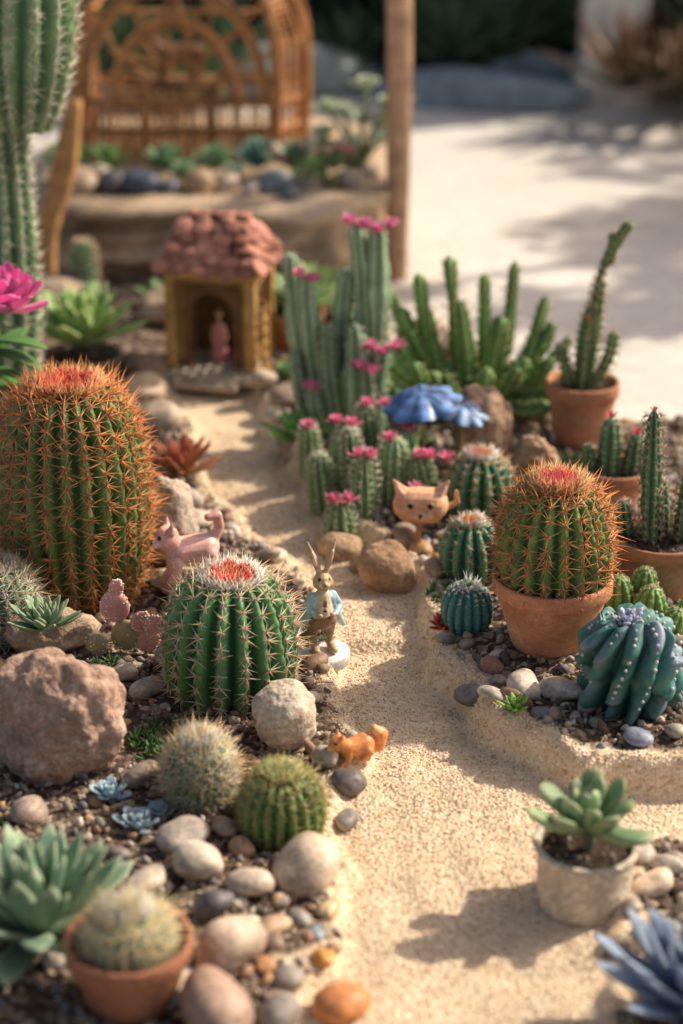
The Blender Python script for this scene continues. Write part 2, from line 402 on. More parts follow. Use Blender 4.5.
tv2, tf2 = ico(2)
x, y = cand(2500, -3.6, 3.8, 8, 18.8); z, d = terrain(x, y); rg_ = right_side(x, y)
k = (d > .19+.1*rg_) & (z > 0) & ((d < .6) | (rng.uniform(0, 1, len(d)) < .35)); x, y, z = x[k][:340], y[k][:340], z[k][:340]
s = rng.lognormal(-2.85, .33, len(x))
scl = np.stack([s*rng.uniform(.9, 1.5, len(s)), s*rng.uniform(.7, 1.1, len(s)), s*rng.uniform(.5, .8, len(s))], 1)
build('small_pebbles', [scatter(tv2, tf2, np.stack([x, y, z+s*.2], 1), scl, STC[rng.integers(0, len(STC), len(s))]*rng.uniform(.7, 1.1, (len(s), 1)), flat=True)], M_PEB)

# ------------------------------------------------------------------ rocks
_rs = [100]
def rock(name, x, y, r, col, z=None, rot=0., rough=.0, sub=4, sink=.35, mat=None, tint=None):
    _rs[0] += 1; sd = _rs[0]
    V, F = ico(sub); r = (r, r, r) if np.isscalar(r) else r
    d = 1+waves(V, 2.0, .13, sd)+waves(V, 4, .04, sd+1)
    if rough:
        d = d+rough*A([noise.turbulence(Vector(v)*2.2+Vector((sd*3.1, 0, 0)), 5, False) for v in V])*.35-rough*.15
        d = d+waves(V, 18, .012*rough, sd+3)
    W = V*d[:, None]*A(r)
    c = A(col)*(1+waves(V, 2.5, .12, sd+7)[:, None])
    if tint is not None:
        k = np.clip(.5+waves(V*A([.3, .3, 1]), 7, .6, sd+9), 0, 1)[:, None]*.55; c = c*(1-k)+A(tint)*k
    W = W @ rotx(rng.uniform(-.12, .12)).T
    zz = H(x, y)+r[2]*(1-sink) if z is None else z
    return build(name, [part(W, F, c)], mat or (M_ROCK if rough else M_PEB), (x, y, zz), rot=rot)

rock('rose_boulder', -1.97, 11.2, (.5, .42, .5), (.42, .28, .21), z=.42, rough=.42, sub=6, tint=(.5, .37, .3))
rock('pale_boulder', -1.46, 14.25, (.27, .25, .52), (.5, .4, .32), z=.5, rough=.35, sub=5)
rock('flat_stone', -1.22, 13.6, (.34, .2, .12), (.48, .38, .3), z=.3, rough=.3, sub=4)
rock('white_boulder', -.38, 11.55, (.25, .2, .26), (.66, .56, .45), z=.3, rough=.22, sub=5, rot=.5, tint=(.5, .38, .28))
rock('brown_round_boulder', .35, 14.05, (.22, .2, .23), (.38, .23, .14), rough=.15, sub=5, sink=.25, tint=(.5, .36, .26))
rock('brown_boulder', 1.3, 16.4, (.36, .25, .45), (.36, .24, .17), rough=.4, sub=5, rot=.6)
rock('brown_boulder', 1.75, 15.9, (.22, .2, .3), (.4, .26, .17), rough=.4, sub=5, rot=.2)
rock('tan_boulder', .0, 14.62, (.17, .14, .12), (.46, .32, .2), rough=.15, sub=4)
rock('tan_boulder', -2.25, 12.7, (.35, .25, .22), (.38, .28, .2), rough=.4, sub=4)
rock('grey_boulder', -1.2, 12.55, (.2, .18, .14), (.4, .35, .3), rough=.2, sub=4)
for (x, y, r, c) in [(-.90, 9.92, .165, (.62, .53, .43)), (-.56, 9.7, .15, (.54, .44, .35)), (-.2, 9.92, .2, (.5, .4, .3)), (-.66, 9.0, .19, (.48, .37, .29)),
        (-.77, 9.46, .12, (.15, .14, .15)), (-.02, 8.72, .14, (.58, .24, .09)), (-1.03, 10.2, .15, (.38, .32, .27)), (-1.22, 9.75, .12, (.42, .35, .28)),
        (-.68, 8.45, .24, (.42, .28, .21)), (-.35, 8.5, .125, (.33, .28, .25)), (-.3, 8.86, .09, (.34, .3, .26)), (-.1, 9.05, .075, (.62, .3, .07)),
        (.05, 11.0, .1, (.15, .13, .13)), (.04, 10.68, .09, (.25, .22, .2)), (-.64, 10.12, .085, (.38, .24, .15)), (-.25, 9.46, .08, (.3, .27, .24)),
        (-.08, 9.54, .095, (.54, .38, .22)), (-.42, 9.3, .09, (.45, .31, .2)), (-.55, 9.35, .07, (.6, .52, .43)), (-.2, 10.4, .08, (.3, .2, .13)),
        (-1.35, 10.95, .1, (.42, .32, .25)), (-2.05, 10.55, .12, (.46, .35, .29)), (-.95, 8.75, .16, (.54, .46, .37)), (-.12, 11.2, .09, (.5, .42, .34)),
        (-.75, 10.35, .09, (.42, .3, .21)), (-1.4, 12.1, .13, (.42, .38, .33)), (-1.62, 12.3, .1, (.56, .47, .38)), (-.45, 8.95, .07, (.5, .26, .13)), (-.15, 9.28, .06, (.24, .27, .32)), (-.38, 9.62, .06, (.48, .33, .2)),
        (.93, 12.1, .11, (.15, .14, .15)), (1.08, 11.86, .1, (.48, .41, .34)), (1.32, 11.96, .14, (.5, .43, .35)), (1.60, 11.92, .14, (.58, .5, .42)),
        (1.78, 11.5, .06, (.38, .33, .28)), (2.03, 11.28, .09, (.22, .25, .32)), (1.5, 11.6, .06, (.48, .36, .26)), (1.1, 12.4, .09, (.42, .22, .16)), (1.75, 11.75, .08, (.42, .35, .29)),
        (1.15, 12.2, .06, (.37, .32, .27)), (2.3, 11.35, .07, (.42, .36, .28)), (.78, 12.75, .07, (.32, .28, .24)), (1.95, 9.8, .13, (.6, .48, .36)), (1.93, 10.15, .08, (.52, .46, .39)),
        (2.05, 10.0, .08, (.58, .52, .44)), (2.12, 9.55, .1, (.44, .37, .3)), (1.75, 9.55, .06, (.38, .33, .28)), (1.8, 9.3, .07, (.32, .28, .24)),
        (.2, 14.35, .1, (.4, .27, .17)), (-.2, 15.7, .12, (.42, .29, .2)), (-.35, 16.3, .14, (.46, .35, .25)), (-.5, 16.9, .15, (.4, .31, .24)), (-.62, 17.4, .14, (.44, .38, .3)),
        (-.55, 17.9, .18, (.34, .25, .19)), (-.8, 18.3, .14, (.44, .35, .27)), (-1.35, 15.4, .13, (.42, .35, .28)), (-1.5, 16.5, .16, (.44, .32, .22)), (-1.75, 17.3, .2, (.46, .36, .27)),
        (-1.25, 14.9, .14, (.48, .39, .3)), (-2.0, 18.1, .22, (.44, .32, .22)), (.55, 14.6, .12, (.33, .25, .19)), (.75, 13.9, .1, (.38, .26, .18)), (2.6, 12.6, .14, (.44, .35, .28))]:
    rock('river_pebble', x, y, (r*rng.uniform(1, 1.3), r*rng.uniform(.75, 1), r*rng.uniform(.55, .8)), c, rot=rng.uniform(0, 3.1), sub=4, sink=.35, tint=A(c)*rng.uniform(.5, 1.4))

# ------------------------------------------------------------------ barrel cacti
WHT = (.85, .8, .7); RED = (.8, .02, .06)
def barrel(name, x, y, r, h, ribs, cr, cv, sp_col, sp_len, sp_n=8, spacing=.1, top=RED, depth=.2, z=None, parent=None, p=.6,
           central=2, tilt=0., rad=.007, topn=220, twist=0., tuber=.02, a0=-1.0, wob=.018, name_seed=1, feltc=(.6, .5, .35), seg=8, toplen=.09, spread=1.15, buds=.3):
    P, T, R = barrel_profile(r, h, 44, p, a0)
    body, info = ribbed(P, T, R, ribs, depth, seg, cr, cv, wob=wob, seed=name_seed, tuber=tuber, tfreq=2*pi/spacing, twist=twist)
    pos, nr, tn, uu = areoles(info, spacing, .04, .97, jitter=.16)
    col = A(sp_col)[None]*np.ones((len(pos), 1))
    k = np.clip((uu-.55)*1.6, 0, 1)[:, None]; col = col*(1-k)+np.clip(col*A([1.22, 1.12, .95]), 0, .95)*k
    parts = [body, spines(pos, nr, tn, sp_n, spread, sp_len, rad, col)]
    if central: parts.append(spines(pos, nr, tn, central, .45, sp_len*1.3, rad*1.25, np.clip(col*A([1.02, .78, .6]), 0, .95)))
    parts.append(felt(pos, rad*2.2, feltc))
    if top is not None and topn:
        a = rng.uniform(0, 2*pi, topn); rr = r*.42*np.sqrt(rng.uniform(0, 1, topn))
        zt = np.interp(rr, R[::-1], P[::-1, 2])
        tp = np.stack([np.cos(a)*rr, np.sin(a)*rr, zt], 1)
        nn = np.stack([np.cos(a)*rr/r*1.3, np.sin(a)*rr/r*1.3, np.full(topn, .9)], 1); nn /= np.linalg.norm(nn, axis=1, keepdims=True)
        tt = np.cross(nn, np.tile([0.1, 1, 0], (topn, 1))); tt /= np.linalg.norm(tt, axis=1, keepdims=True)
        k = np.clip(rr/(r*.42)*1.5-.35, 0, 1)[:, None]; cc = A(top)*(1-k)+np.clip(A(sp_col)*1.3, 0, .95)*k
        parts.append(spines(tp, nn, tt, 3, .4, toplen, rad*1.5, cc))
        nb = topn//6; a = rng.uniform(0, 6.28, nb); rr = r*buds*np.sqrt(rng.uniform(0, 1, nb)); zt = np.interp(rr, R[::-1], P[::-1, 2])
        for q in range(nb):
            parts += [[v[0], v[1], v[2], 1] for v in rosette(.14*r+.02, 5, .022, .006, .9, 1.4, .1, 'point', A(top)*.85, np.clip(A(top)*1.15+A([0, .02, .04]), 0, .9), None, .9, .3, base=(math.cos(a[q])*rr[q], math.sin(a[q])*rr[q], zt[q]), nu=4, jit=.25)]
    if tilt: parts = xf(parts, roty(tilt))
    zz = (H(x, y)-.03 if z is None else z)
    return build(name, parts, [M_SKIN, M_SPINE], (x, y, zz), parent)

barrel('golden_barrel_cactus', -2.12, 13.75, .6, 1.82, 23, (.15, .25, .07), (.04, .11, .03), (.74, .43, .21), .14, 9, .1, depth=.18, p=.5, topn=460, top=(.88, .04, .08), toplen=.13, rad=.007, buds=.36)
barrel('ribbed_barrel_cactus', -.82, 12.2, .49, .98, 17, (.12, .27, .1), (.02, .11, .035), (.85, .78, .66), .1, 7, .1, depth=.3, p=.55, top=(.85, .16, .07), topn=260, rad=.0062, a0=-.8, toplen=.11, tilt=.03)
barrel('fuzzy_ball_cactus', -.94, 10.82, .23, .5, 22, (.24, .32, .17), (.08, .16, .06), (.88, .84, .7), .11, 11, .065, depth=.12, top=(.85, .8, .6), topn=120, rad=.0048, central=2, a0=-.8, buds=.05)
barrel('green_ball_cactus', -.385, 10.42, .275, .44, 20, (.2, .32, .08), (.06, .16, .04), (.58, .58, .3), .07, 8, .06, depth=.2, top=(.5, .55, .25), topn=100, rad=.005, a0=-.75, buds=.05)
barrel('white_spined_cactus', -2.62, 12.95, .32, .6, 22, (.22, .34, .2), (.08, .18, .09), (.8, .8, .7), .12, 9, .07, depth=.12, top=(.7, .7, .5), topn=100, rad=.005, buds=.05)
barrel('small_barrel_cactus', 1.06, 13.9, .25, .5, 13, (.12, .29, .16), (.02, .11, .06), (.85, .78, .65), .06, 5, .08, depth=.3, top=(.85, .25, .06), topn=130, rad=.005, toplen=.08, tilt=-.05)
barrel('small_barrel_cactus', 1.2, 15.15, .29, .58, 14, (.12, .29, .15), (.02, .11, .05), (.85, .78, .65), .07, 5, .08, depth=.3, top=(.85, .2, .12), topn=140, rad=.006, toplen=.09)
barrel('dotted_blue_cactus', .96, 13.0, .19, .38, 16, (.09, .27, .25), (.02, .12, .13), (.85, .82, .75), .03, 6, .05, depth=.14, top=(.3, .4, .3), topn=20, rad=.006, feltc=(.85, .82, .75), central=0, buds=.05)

# crested teal-blue cactus
P, T, R = barrel_profile(.36, .72, 90, .6, -.9)
body, info = ribbed(P, T, R, 10, .42, 12, (.09, .27, .24), (.02, .11, .09), twist=1.4, wob=.04, seed=31, tuber=.06, tfreq=34)
V = body[0]; zt = V[:, 2:]/.72
k = np.clip(.05+waves(V, 26, 1.2, 77), 0, 1)[:, None]*np.clip(body[2][:, 1:2]*4-.3, 0, 1)*np.clip(.3+zt, 0, 1)
body[2] = body[2]*(1-k*.7)+A((.42, .36, .6))*k*.7
V += waves(V, 20, .022, 78)[:, None]*A([1, 1, .6])+waves(V, 45, .008, 79)[:, None]
pos, nr, tn, uu = areoles(info, .055, .2, .97)
wool = felt(pos, .014, (.6, .56, .62), 0)
tops = rosette(.15, 26, .03, .014, .1, 1.3, .5, 'spoon', (.16, .32, .34), (.5, .46, .64), base=(0, 0, .66), jit=.2)
build('crested_blue_cactus', xf([body, wool]+tops, roty(-.14)), [M_SKIN], (2.1, 11.8, .24))

# ------------------------------------------------------------------ columnar cacti
def stem(p0, p1, r, bend=(0, 0, 0), n=26, taper=.85, tipf=.14, waist=None):
    p0, p1, bend = A(p0, float), A(p1, float), A(bend, float)
    u = np.linspace(0, 1, n); u = 1-(1-u)**1.4
    P = p0+(p1-p0)*u[:, None]+bend*(4*u*(1-u))[:, None]
    L = np.linalg.norm(p1-p0); tip = min(.9, r*1.1/L)
    R = r*(taper+(1-taper)*np.sin(np.clip(u*1.3, 0, 1)*pi))*np.ones(n)
    k = np.clip((u-(1-tip))/tip, 0, 1); R = R*np.sqrt(np.clip(1-k**2, 0, 1)); R[-1] = 1e-3
    if waist: R = R*(1+waist*np.sin(u*L/r*2.2))
    return P, np.gradient(P, axis=0), R

def column(P, T, R, ribs, depth, cr, cv, sc_, sl, sn=5, spacing=.08, rad=.005, seed=1, seg=6, feltc=(.6, .55, .45), tuber=.0, psi=1.0, wob=.006):
    b, info = ribbed(P, T, R, ribs, depth, seg, cr, cv, wob=wob, seed=seed, tuber=tuber, tfreq=2*pi/spacing)
    pos, nr, tn, uu = areoles(info, spacing, .05, .98)
    return [b, spines(pos, nr, tn, sn, psi, sl, rad, sc_), felt(pos, rad*1.8, feltc)]

parts = []
parts += column(*stem((-.5, 0, 0), (-.36, .0, 3.2), .29, (.05, 0, 0), n=50), 11, .24, (.2, .33, .16), (.04, .13, .05), (.85, .8, .7), .11, 8, .1, .0068)
parts += column(*stem((-.15, 0, 2.98), (.05, .0, 5.6), .47, (.0, 0, 0), n=60, taper=.6), 13, .22, (.2, .33, .15), (.04, .14, .05), (.85, .8, .7), .12, 8, .1, .0068, seed=4)
build('columnar_cactus', parts, [M_SKIN, M_SPINE], (-2.72, 17., H(-2.72, 17)))

# cereus cluster with pink flowers
GR = ((.38, .5, .32), (.13, .24, .12))
parts = []
PK = (.93, .34, .54)
for (x0, y0, x1, y1, h, r, fl) in [(-.12, 0, -.36, 0, 1.62, .1, 2), (.15, .05, .1, .1, 2.1, .095, 2), (.26, .0, .31, .05, 2.08, .095, 3), (.08, .1, .02, .15, 1.6, .085, 0),
        (-.02, -.12, -.16, -.12, 1.15, .1, 0), (.1, -.14, .08, -.2, 1.2, .11, 0), (.3, -.1, .36, -.2, .98, .09, 3), (-.2, .1, -.52, .1, 1.78, .085, 0), (.2, -.2, .2, -.3, .82, .085, 2),
        (-.3, -.05, -.48, -.05, .85, .07, 0), (-.1, -.2, -.3, -.28, .6, .075, 1)]:
    parts += column(*stem((x0, y0, -.05), (x1, y1, h), r, ((x1-x0)*.35+rng.normal(0, .04), 0, 0), n=44, waist=.08), 6, .36, *GR, (.85, .8, .7), .045, 4, .09, .0058, seed=int(h*100), tuber=.09, wob=.02)
    for q in range(fl):
        parts += flower((x1+(q-.5*(fl-1))*.12, y1-.05-.04*(q % 2), h-.03-.04*(q % 2)), .125, PK)
build('cereus_cactus_cluster', parts, [M_SKIN, M_SPINE, M_PETAL], (.03, 17.1, H(.03, 17.1)))

parts = []
for (x, y, h, r, fl) in [(.0, 14.83, .42, .14, 2), (.2, 15.05, .6, .14, 2), (-.16, 15.5, .5, .14, 0), (.03, 15.8, .62, .14, 2), (.45, 15.3, .62, .15, 1), (.28, 16., .66, .12, 2),
        (.76, 15.25, .5, .14, 3), (.58, 15.75, .55, .13, 2), (-.3, 16.05, .5, .12, 1), (.15, 15.45, .68, .12, 0), (.62, 15.0, .3, .1, 1)]:
    b = column(*stem((0, 0, -.04), (rng.normal(0, .06), rng.normal(0, .03), h), r, n=28), 10, .26, (.27, .42, .19), (.07, .2, .07), (.88, .82, .7), .05, 5, .065, .0058, seed=int(x*100+999), tuber=.06, wob=.014)
    z0 = H(x, y)
    parts += xf(b, None, (x-.2, y-15.3, z0))
    for q in range(fl): parts += xf(flower((rng.normal(0, .02)+(q-.5*(fl-1))*.11, rng.normal(-.03, .03), h-.02-.02*q), .115, (.92, .3, .48), 15), None, (x-.2, y-15.3, z0))
build('pink_flowering_cactus_cluster', parts, [M_SKIN, M_SPINE, M_PETAL], (.2, 15.3, 0))

# staghorn euphorbia : arching arms spreading sideways
parts = []
def earm(pts, r, seed):
    P = curve(pts, 54); n = len(P); s = np.concatenate([[0], np.cumsum(np.linalg.norm(np.diff(P, axis=0), axis=1))]); L = s[-1]
    R = r*(.75+.25*np.sin(np.clip(s/L*1.4, 0, 1)*pi)); k = np.clip((s-(L-r*1.4))/(r*1.4), 0, 1); R = R*np.sqrt(np.clip(1-k**2, 0, 1)); R[-1] = 1e-3
    b, info = ribbed(P, np.gradient(P, axis=0), R, 4, .42, 6, (.32, .45, .15), (.09, .21, .07), pw=1.3, tuber=.16, tfreq=2*pi/.11, seed=seed, wob=.01)
    pos, nr, tn, uu = areoles(info, .11, .05, .97, off=.005, jitter=.02)
    return [b, spines(pos, nr, tn, 3, .8, .045, .008, (.55, .4, .2))]
arms = [(-1.0, -.1, .95, .1), (-.85, .2, 1.2, .09), (-.55, .2, 1.35, .085), (-.25, .3, 1.5, .085), (.1, .2, 1.35, .085), (.4, .3, 1.45, .085), (.7, .1, 1.15, .09), (.95, .0, .75, .1), (.9, -.35, .45, .11), (.7, -.55, .25, .11),
        (-.95, -.35, .5, .1), (-.6, -.45, .65, .1), (-.3, -.45, .55, .1), (.1, -.5, .6, .1), (.4, -.45, .6, .1), (-.15, 0, 1.15, .1), (.25, -.1, 1.0, .1), (-.75, 0, .75, .1), (.65, -.2, .6, .1), (1.0, -.2, .25, .1), (-.45, 0, 1.05, .09)]
for i, (xe, ye, ze, r) in enumerate(arms):
    x0, y0 = xe*.12, ye*.15
    mid = (xe*.72+rng.normal(0, .04), ye*.7, ze*.38+.05)
    parts += earm([(x0, y0, -.02), (xe*.35, ye*.35, ze*.2+.06), mid, (xe*1.0, ye, ze)], r, i+300)
    if i % 2 == 0 and ze > .5:
        m_ = A(mid)*.95+A([0, 0, .05]); e_ = m_+A([(.32 if xe > 0 else -.3)*rng.uniform(.5, 1.1), rng.normal(0, .1), .38*rng.uniform(.7, 1.1)])
        parts += earm([m_, (m_*.6+e_*.4)+A([.04 if xe > 0 else -.04, 0, -.06]), e_], r*.75, i+350)
build('staghorn_euphorbia', parts, [M_SKIN, M_SPINE], (1.3, 17.7, H(1.3, 17.7)))

# ------------------------------------------------------------------ pots
def pot_parts(r, h, rb, col, rim=.1, thick=.035, groove=0, seg=56, lip=1.0, wob=.0):
    pts = [(rb*.2, 0), (rb*.92, 0), (rb, .015)]
    zr = h-rim; n = 10
    rr = r*.93*lip
    for i in range(1, n+1):
        t = i/n; pts.append((rb+(rr-rb)*t, .015+(zr-.015)*t))
    if groove:
        pts = [(a*(1-.035*(math.sin(b*groove) > .8)), b) for a, b in pts]
    if rim > .05: pts += [(r*.985, zr+.004), (r, zr+.012), (r, h-.015), (r*.985, h)]
    else: pts += [(r, h-.012), (r*.985, h)]
    ri = r-thick
    pts += [(ri+.008, h), (ri, h-.012), (ri*.97, h-.3*h), (ri*.9, h*.5)]
    pts = A(pts); th = np.linspace(0, 2*pi, seg, endpoint=False)
    V = np.stack([pts[:, :1]*np.cos(th), pts[:, :1]*np.sin(th), np.repeat(pts[:, 1:], seg, 1)], -1).reshape(-1, 3)
    V = V*(1+waves(V, 6, max(wob, .006), 5)[:, None])
    C = A(col)*(1+waves(V, 4, .1, int(r*1000))[:, None])
    k = np.clip(waves(V*A([1, 1, 1.6]), 7, .5, int(r*900))-.15, 0, 1)[:, None]*.5
    C = C*(1-k)+A((.52, .38, .29))*k
    return [part(V, quads(len(pts), seg), C)]
def soil_parts(r, z):
    n = 12; th = np.linspace(0, 2*pi, 40, endpoint=False); rr = np.linspace(.001, 1, n)*r
    V = np.stack([rr[:, None]*np.cos(th), rr[:, None]*np.sin(th), np.full((n, 40), z)], -1).reshape(-1, 3)
    V[:, 2] += waves(V, 30, .01, 3)+.02*(1-np.linalg.norm(V[:, :2], axis=1)/r)
    a = rng.uniform(0, 6.28, 130); q = r*np.sqrt(rng.uniform(0, 1, 130))*.97; s = rng.uniform(.008, .022, 130)
    st = scatter(*ico(1), np.stack([q*np.cos(a), q*np.sin(a), z+.01+0*q], 1), np.stack([s, s, s*.7], 1), STC[rng.integers(0, 9, 130)]*.5)
    return [part(V, quads(n, 40), (.07, .048, .035)), st]
def potted(name, x, y, r, h, rb, col, z=None, mat=None, **kw):
    z = H(x, y)-.01 if z is None else z
    e = empty(name, (x, y, z))
    build('pot', pot_parts(r, h, rb, col, **kw), mat or M_TERRA, parent=e)
    build('soil', soil_parts(r-.03, h-.07), M_SOIL, parent=e)
    return e
TC = (.5, .23, .13)
e = potted('potted_barrel_cactus', 1.57, 12.7, .45, .6, .29, (.5, .23, .13), rim=.13, z=.25)
barrel('barrel_cactus', 0, 0, .42, .84, 19, (.17, .29, .07), (.04, .13, .035), (.78, .47, .24), .12, 9, .095, depth=.23, p=.52, top=(.88, .03, .14), topn=380, rad=.0066, z=.48, parent=e, toplen=.13, a0=-.7, buds=.4)

e = potted('potted_spiny_cactus', -1.19, 8.72, .365, .44, .25, (.44, .19, .11), rim=.1)
barrel('spiny_cactus', 0, 0, .24, .26, 20, (.4, .44, .24), (.18, .25, .12), (.92, .88, .66), .13, 10, .07, depth=.24, top=(.9, .85, .6), topn=160, rad=.0055, z=.33, parent=e, a0=-.4, toplen=.12, buds=.05)

e = potted('potted_jade_succulent', 1.5, 9.8, .335, .43, .29, (.58, .5, .4), mat=M_ROCK, rim=.03, groove=34, wob=.014, thick=.05)
L_ = rosette(.45, 17, .1, .045, .1, 1.2, .45, 'spoon', (.2, .33, .17), (.28, .43, .22), (.45, .48, .28), .55, .2, base=(0, 0, .52), jit=.18)
st = [tube(curve([(0, 0, .34), (.02, 0, .46), (0, 0, .6)], 8), .035, (.2, .22, .12))]
build('succulent', L_+st, M_LEAF, parent=e)

e = potted('potted_tall_cactus', 2.28, 16.9, .35, .62, .25, TC, rim=.14)
parts = []
for (a, b_, r, bd) in [((0, 0, .5), (.05, 0, 1.35), .12, (0, 0, 0)), ((.05, 0, 1.25), (.36, 0, 2.15), .045, (-.08, 0, 0)), ((-.1, 0, .5), (-.22, 0, .95), .07, (0, 0, 0)), ((.1, 0, .6), (.26, 0, 1.1), .08, (.05, 0, 0)), ((.06, 0, .9), (.12, 0, 1.6), .08, (0, 0, 0)), ((.2, 0, 1.75), (.2, 0, 2.05), .03, (0, 0, 0))]:
    parts += column(*stem(a, b_, r, bd), 5, .4, (.18, .28, .1), (.05, .13, .05), (.75, .6, .35), .06, 5, .08, .006, tuber=.14, wob=.014)
parts += flower((.0, -.1, 1.25), .07, (.8, .45, .1), 8)
build('cactus', parts, [M_SKIN, M_SPINE, M_PETAL], parent=e)

e = potted('potted_column_cactus', 2.54, 13.75, .38, .5, .28, TC, rim=.12)
parts = []
for (a, b_, r) in [((-.08, 0, .4), (-.12, 0, 1.55), .09), ((.2, .05, .4), (.22, 0, 1.05), .12), ((.02, .2, .4), (.0, .2, .9), .1), ((-.25, .1, .4), (-.3, .1, .75), .08)]:
    parts += column(*stem(a, b_, r), 7, .32, (.11, .24, .12), (.02, .1, .04), (.7, .55, .45), .06, 5, .07, .0055, tuber=.1, wob=.014)
parts += flower((-.12, 0, 1.55), .05, (.5, .1, .05), 8)
build('cactus', parts, [M_SKIN, M_SPINE, M_PETAL], parent=e)

e = potted('potted_column_cactus', 2.38, 15.3, .3, .4, .22, TC, rim=.1)
parts = []
for (a, b_, r, f) in [((-.05, 0, .3), (-.05, 0, .85), .11, 1), ((.14, .0, .3), (.18, 0, .7), .09, 1), ((-.2, 0, .3), (-.24, 0, .6), .07, 0)]:
    parts += column(*stem(a, b_, r), 7, .28, (.14, .28, .13), (.03, .12, .05), (.7, .6, .42), .05, 5, .07, .005)
    if f: parts += flower((b_[0], b_[1], b_[2]), .08, (.85, .1, .22), 10)
build('cactus', parts, [M_SKIN, M_SPINE, M_PETAL], parent=e)

e = potted('potted_agave', -2.68, 18.6, .42, .36, .32, (.3, .2, .14), rim=.08)
build('agave', rosette(.78, 40, .13, .035, .25, 1.38, .3, 'point', (.3, .47, .15), (.28, .48, .14), (.55, .62, .3), .6, .28, base=(0, 0, .46)), M_LEAF, parent=e)
e = potted('potted_leafy_plant', -.5, 19.6, .32, .45, .24, (.44, .2, .1), rim=.1)
build('leafy_plant', rosette(.65, 30, .09, .015, .5, 1.45, -.3, 'point', (.2, .34, .12), (.28, .44, .15), None, .6, .3, base=(0, 0, .4), jit=.15), M_LEAF, parent=e)

parts = []
for (x, y, x1, y1, h, r) in [(0, 0, .02, -.02, .3, .13), (-.2, .15, -.22, .12, .32, .12), (.12, -.15, .2, -.22, .2, .11), (-.02, .25, 0, .2, .35, .11), (.3, 0, .36, -.05, .26, .11)]:
    parts += column(*stem((x, y, -.03), (x1, y1, h), r), 9, .2, (.26, .46, .12), (.09, .24, .06), (.7, .65, .42), .035, 4, .06, .005, tuber=.06)
build('green_finger_cactus', parts, [M_SKIN, M_SPINE], (2.36, 13.05, H(2.36, 13.05)))

# ------------------------------------------------------------------ rosettes in the ground
def ros(name, x, y, R, n, W, T, z=None, mat=None, **kw):
    zz = H(x, y)+.01 if z is None else z
    return build(name, rosette(R, n, W, T, **kw), mat or M_LEAF, (x, y, zz))
ros('agave_rosette', -1.8, 9.2, .78, 46, .115, .03, z=.18, el0=.15, el1=1.4, curl=.35, c0=(.34, .44, .30), c1=(.17, .33, .22), ce=(.52, .6, .4), cup=.35, inner=.65, jit=.11)
ros('blue_agave', 1.98, 8.58, .7, 46, .095, .028, z=.14, el0=.15, el1=1.38, curl=.4, c0=(.3, .38, .48), c1=(.19, .27, .42), ce=(.42, .5, .62), cup=.3, inner=.55, jit=.1)
ros('echeveria', -2.2, 12.48, .34, 44, .055, .015, z=.5, el0=.1, el1=1.35, curl=.5, c0=(.2, .38, .22), c1=(.26, .44, .26), ce=(.5, .45, .3), inner=.45)
ros('small_green_rosette', 1.22, 11.66, .16, 24, .03, .01, el0=.2, el1=1.3, curl=.4, c0=(.24, .48, .08), c1=(.32, .54, .12), inner=.4)
ros('red_agave', -1.46, 16.0, .46, 32, .055, .015, el0=.35, el1=1.4, curl=.1, c0=(.34, .26, .1), c1=(.6, .14, .08), ce=(.68, .28, .18), inner=.7)
ros('aloe', -.42, 16.7, .42, 24, .06, .02, el0=.35, el1=1.4, curl=-.1, c0=(.18, .4, .1), c1=(.26, .52, .12), inner=.6)
ros('red_spiky_succulent', .78, 12.98, .15, 40, .022, .012, el0=.2, el1=1.4, curl=.2, c0=(.45, .08, .06), c1=(.65, .12, .1), inner=.7)
for (x, y, R, c) in [(-1.55, 10.8, .17, (.42, .56, .66)), (-1.32, 10.42, .18, (.44, .56, .64)), (-1.2, 10.6, .12, (.4, .52, .6))]:
    ros('pale_blue_succulent', x, y, R, 22, .045, .012, el0=.1, el1=1.3, curl=.5, prof='spoon', c0=A(c)*.7, c1=c, inner=.5)
for (x, y, R, c) in [(-2.3, 14.9, .3, (.18, .38, .12)), (2.0, 12.3, .13, (.16, .36, .16)), (2.3, 12.2, .16, (.14, .32, .18)), (.7, 16.7, .25, (.26, .38, .16)), (-.55, 18.5, .25, (.18, .36, .12)),
                     (2.0, 14.3, .2, (.2, .4, .14)), (1.7, 14.9, .2, (.16, .35, .14)), (-1.95, 15.8, .3, (.2, .36, .14)), (-2.2, 17.2, .35, (.16, .34, .14)), (.95, 14.5, .16, (.18, .38, .18)), (1.95, 12.9, .14, (.26, .44, .14)), (2.7, 11.9, .2, (.16, .36, .18)),
                     (1.75, 13.9, .16, (.2, .36, .2)), (2.15, 12.75, .12, (.3, .4, .3)), (-1.95, 14.6, .2, (.25, .4, .2))]:
    ros('green_succulent', x, y, R, 20, R*.2, .015, el0=.15, el1=1.35, curl=.3, c0=A(c)*.8, c1=c, inner=.5)

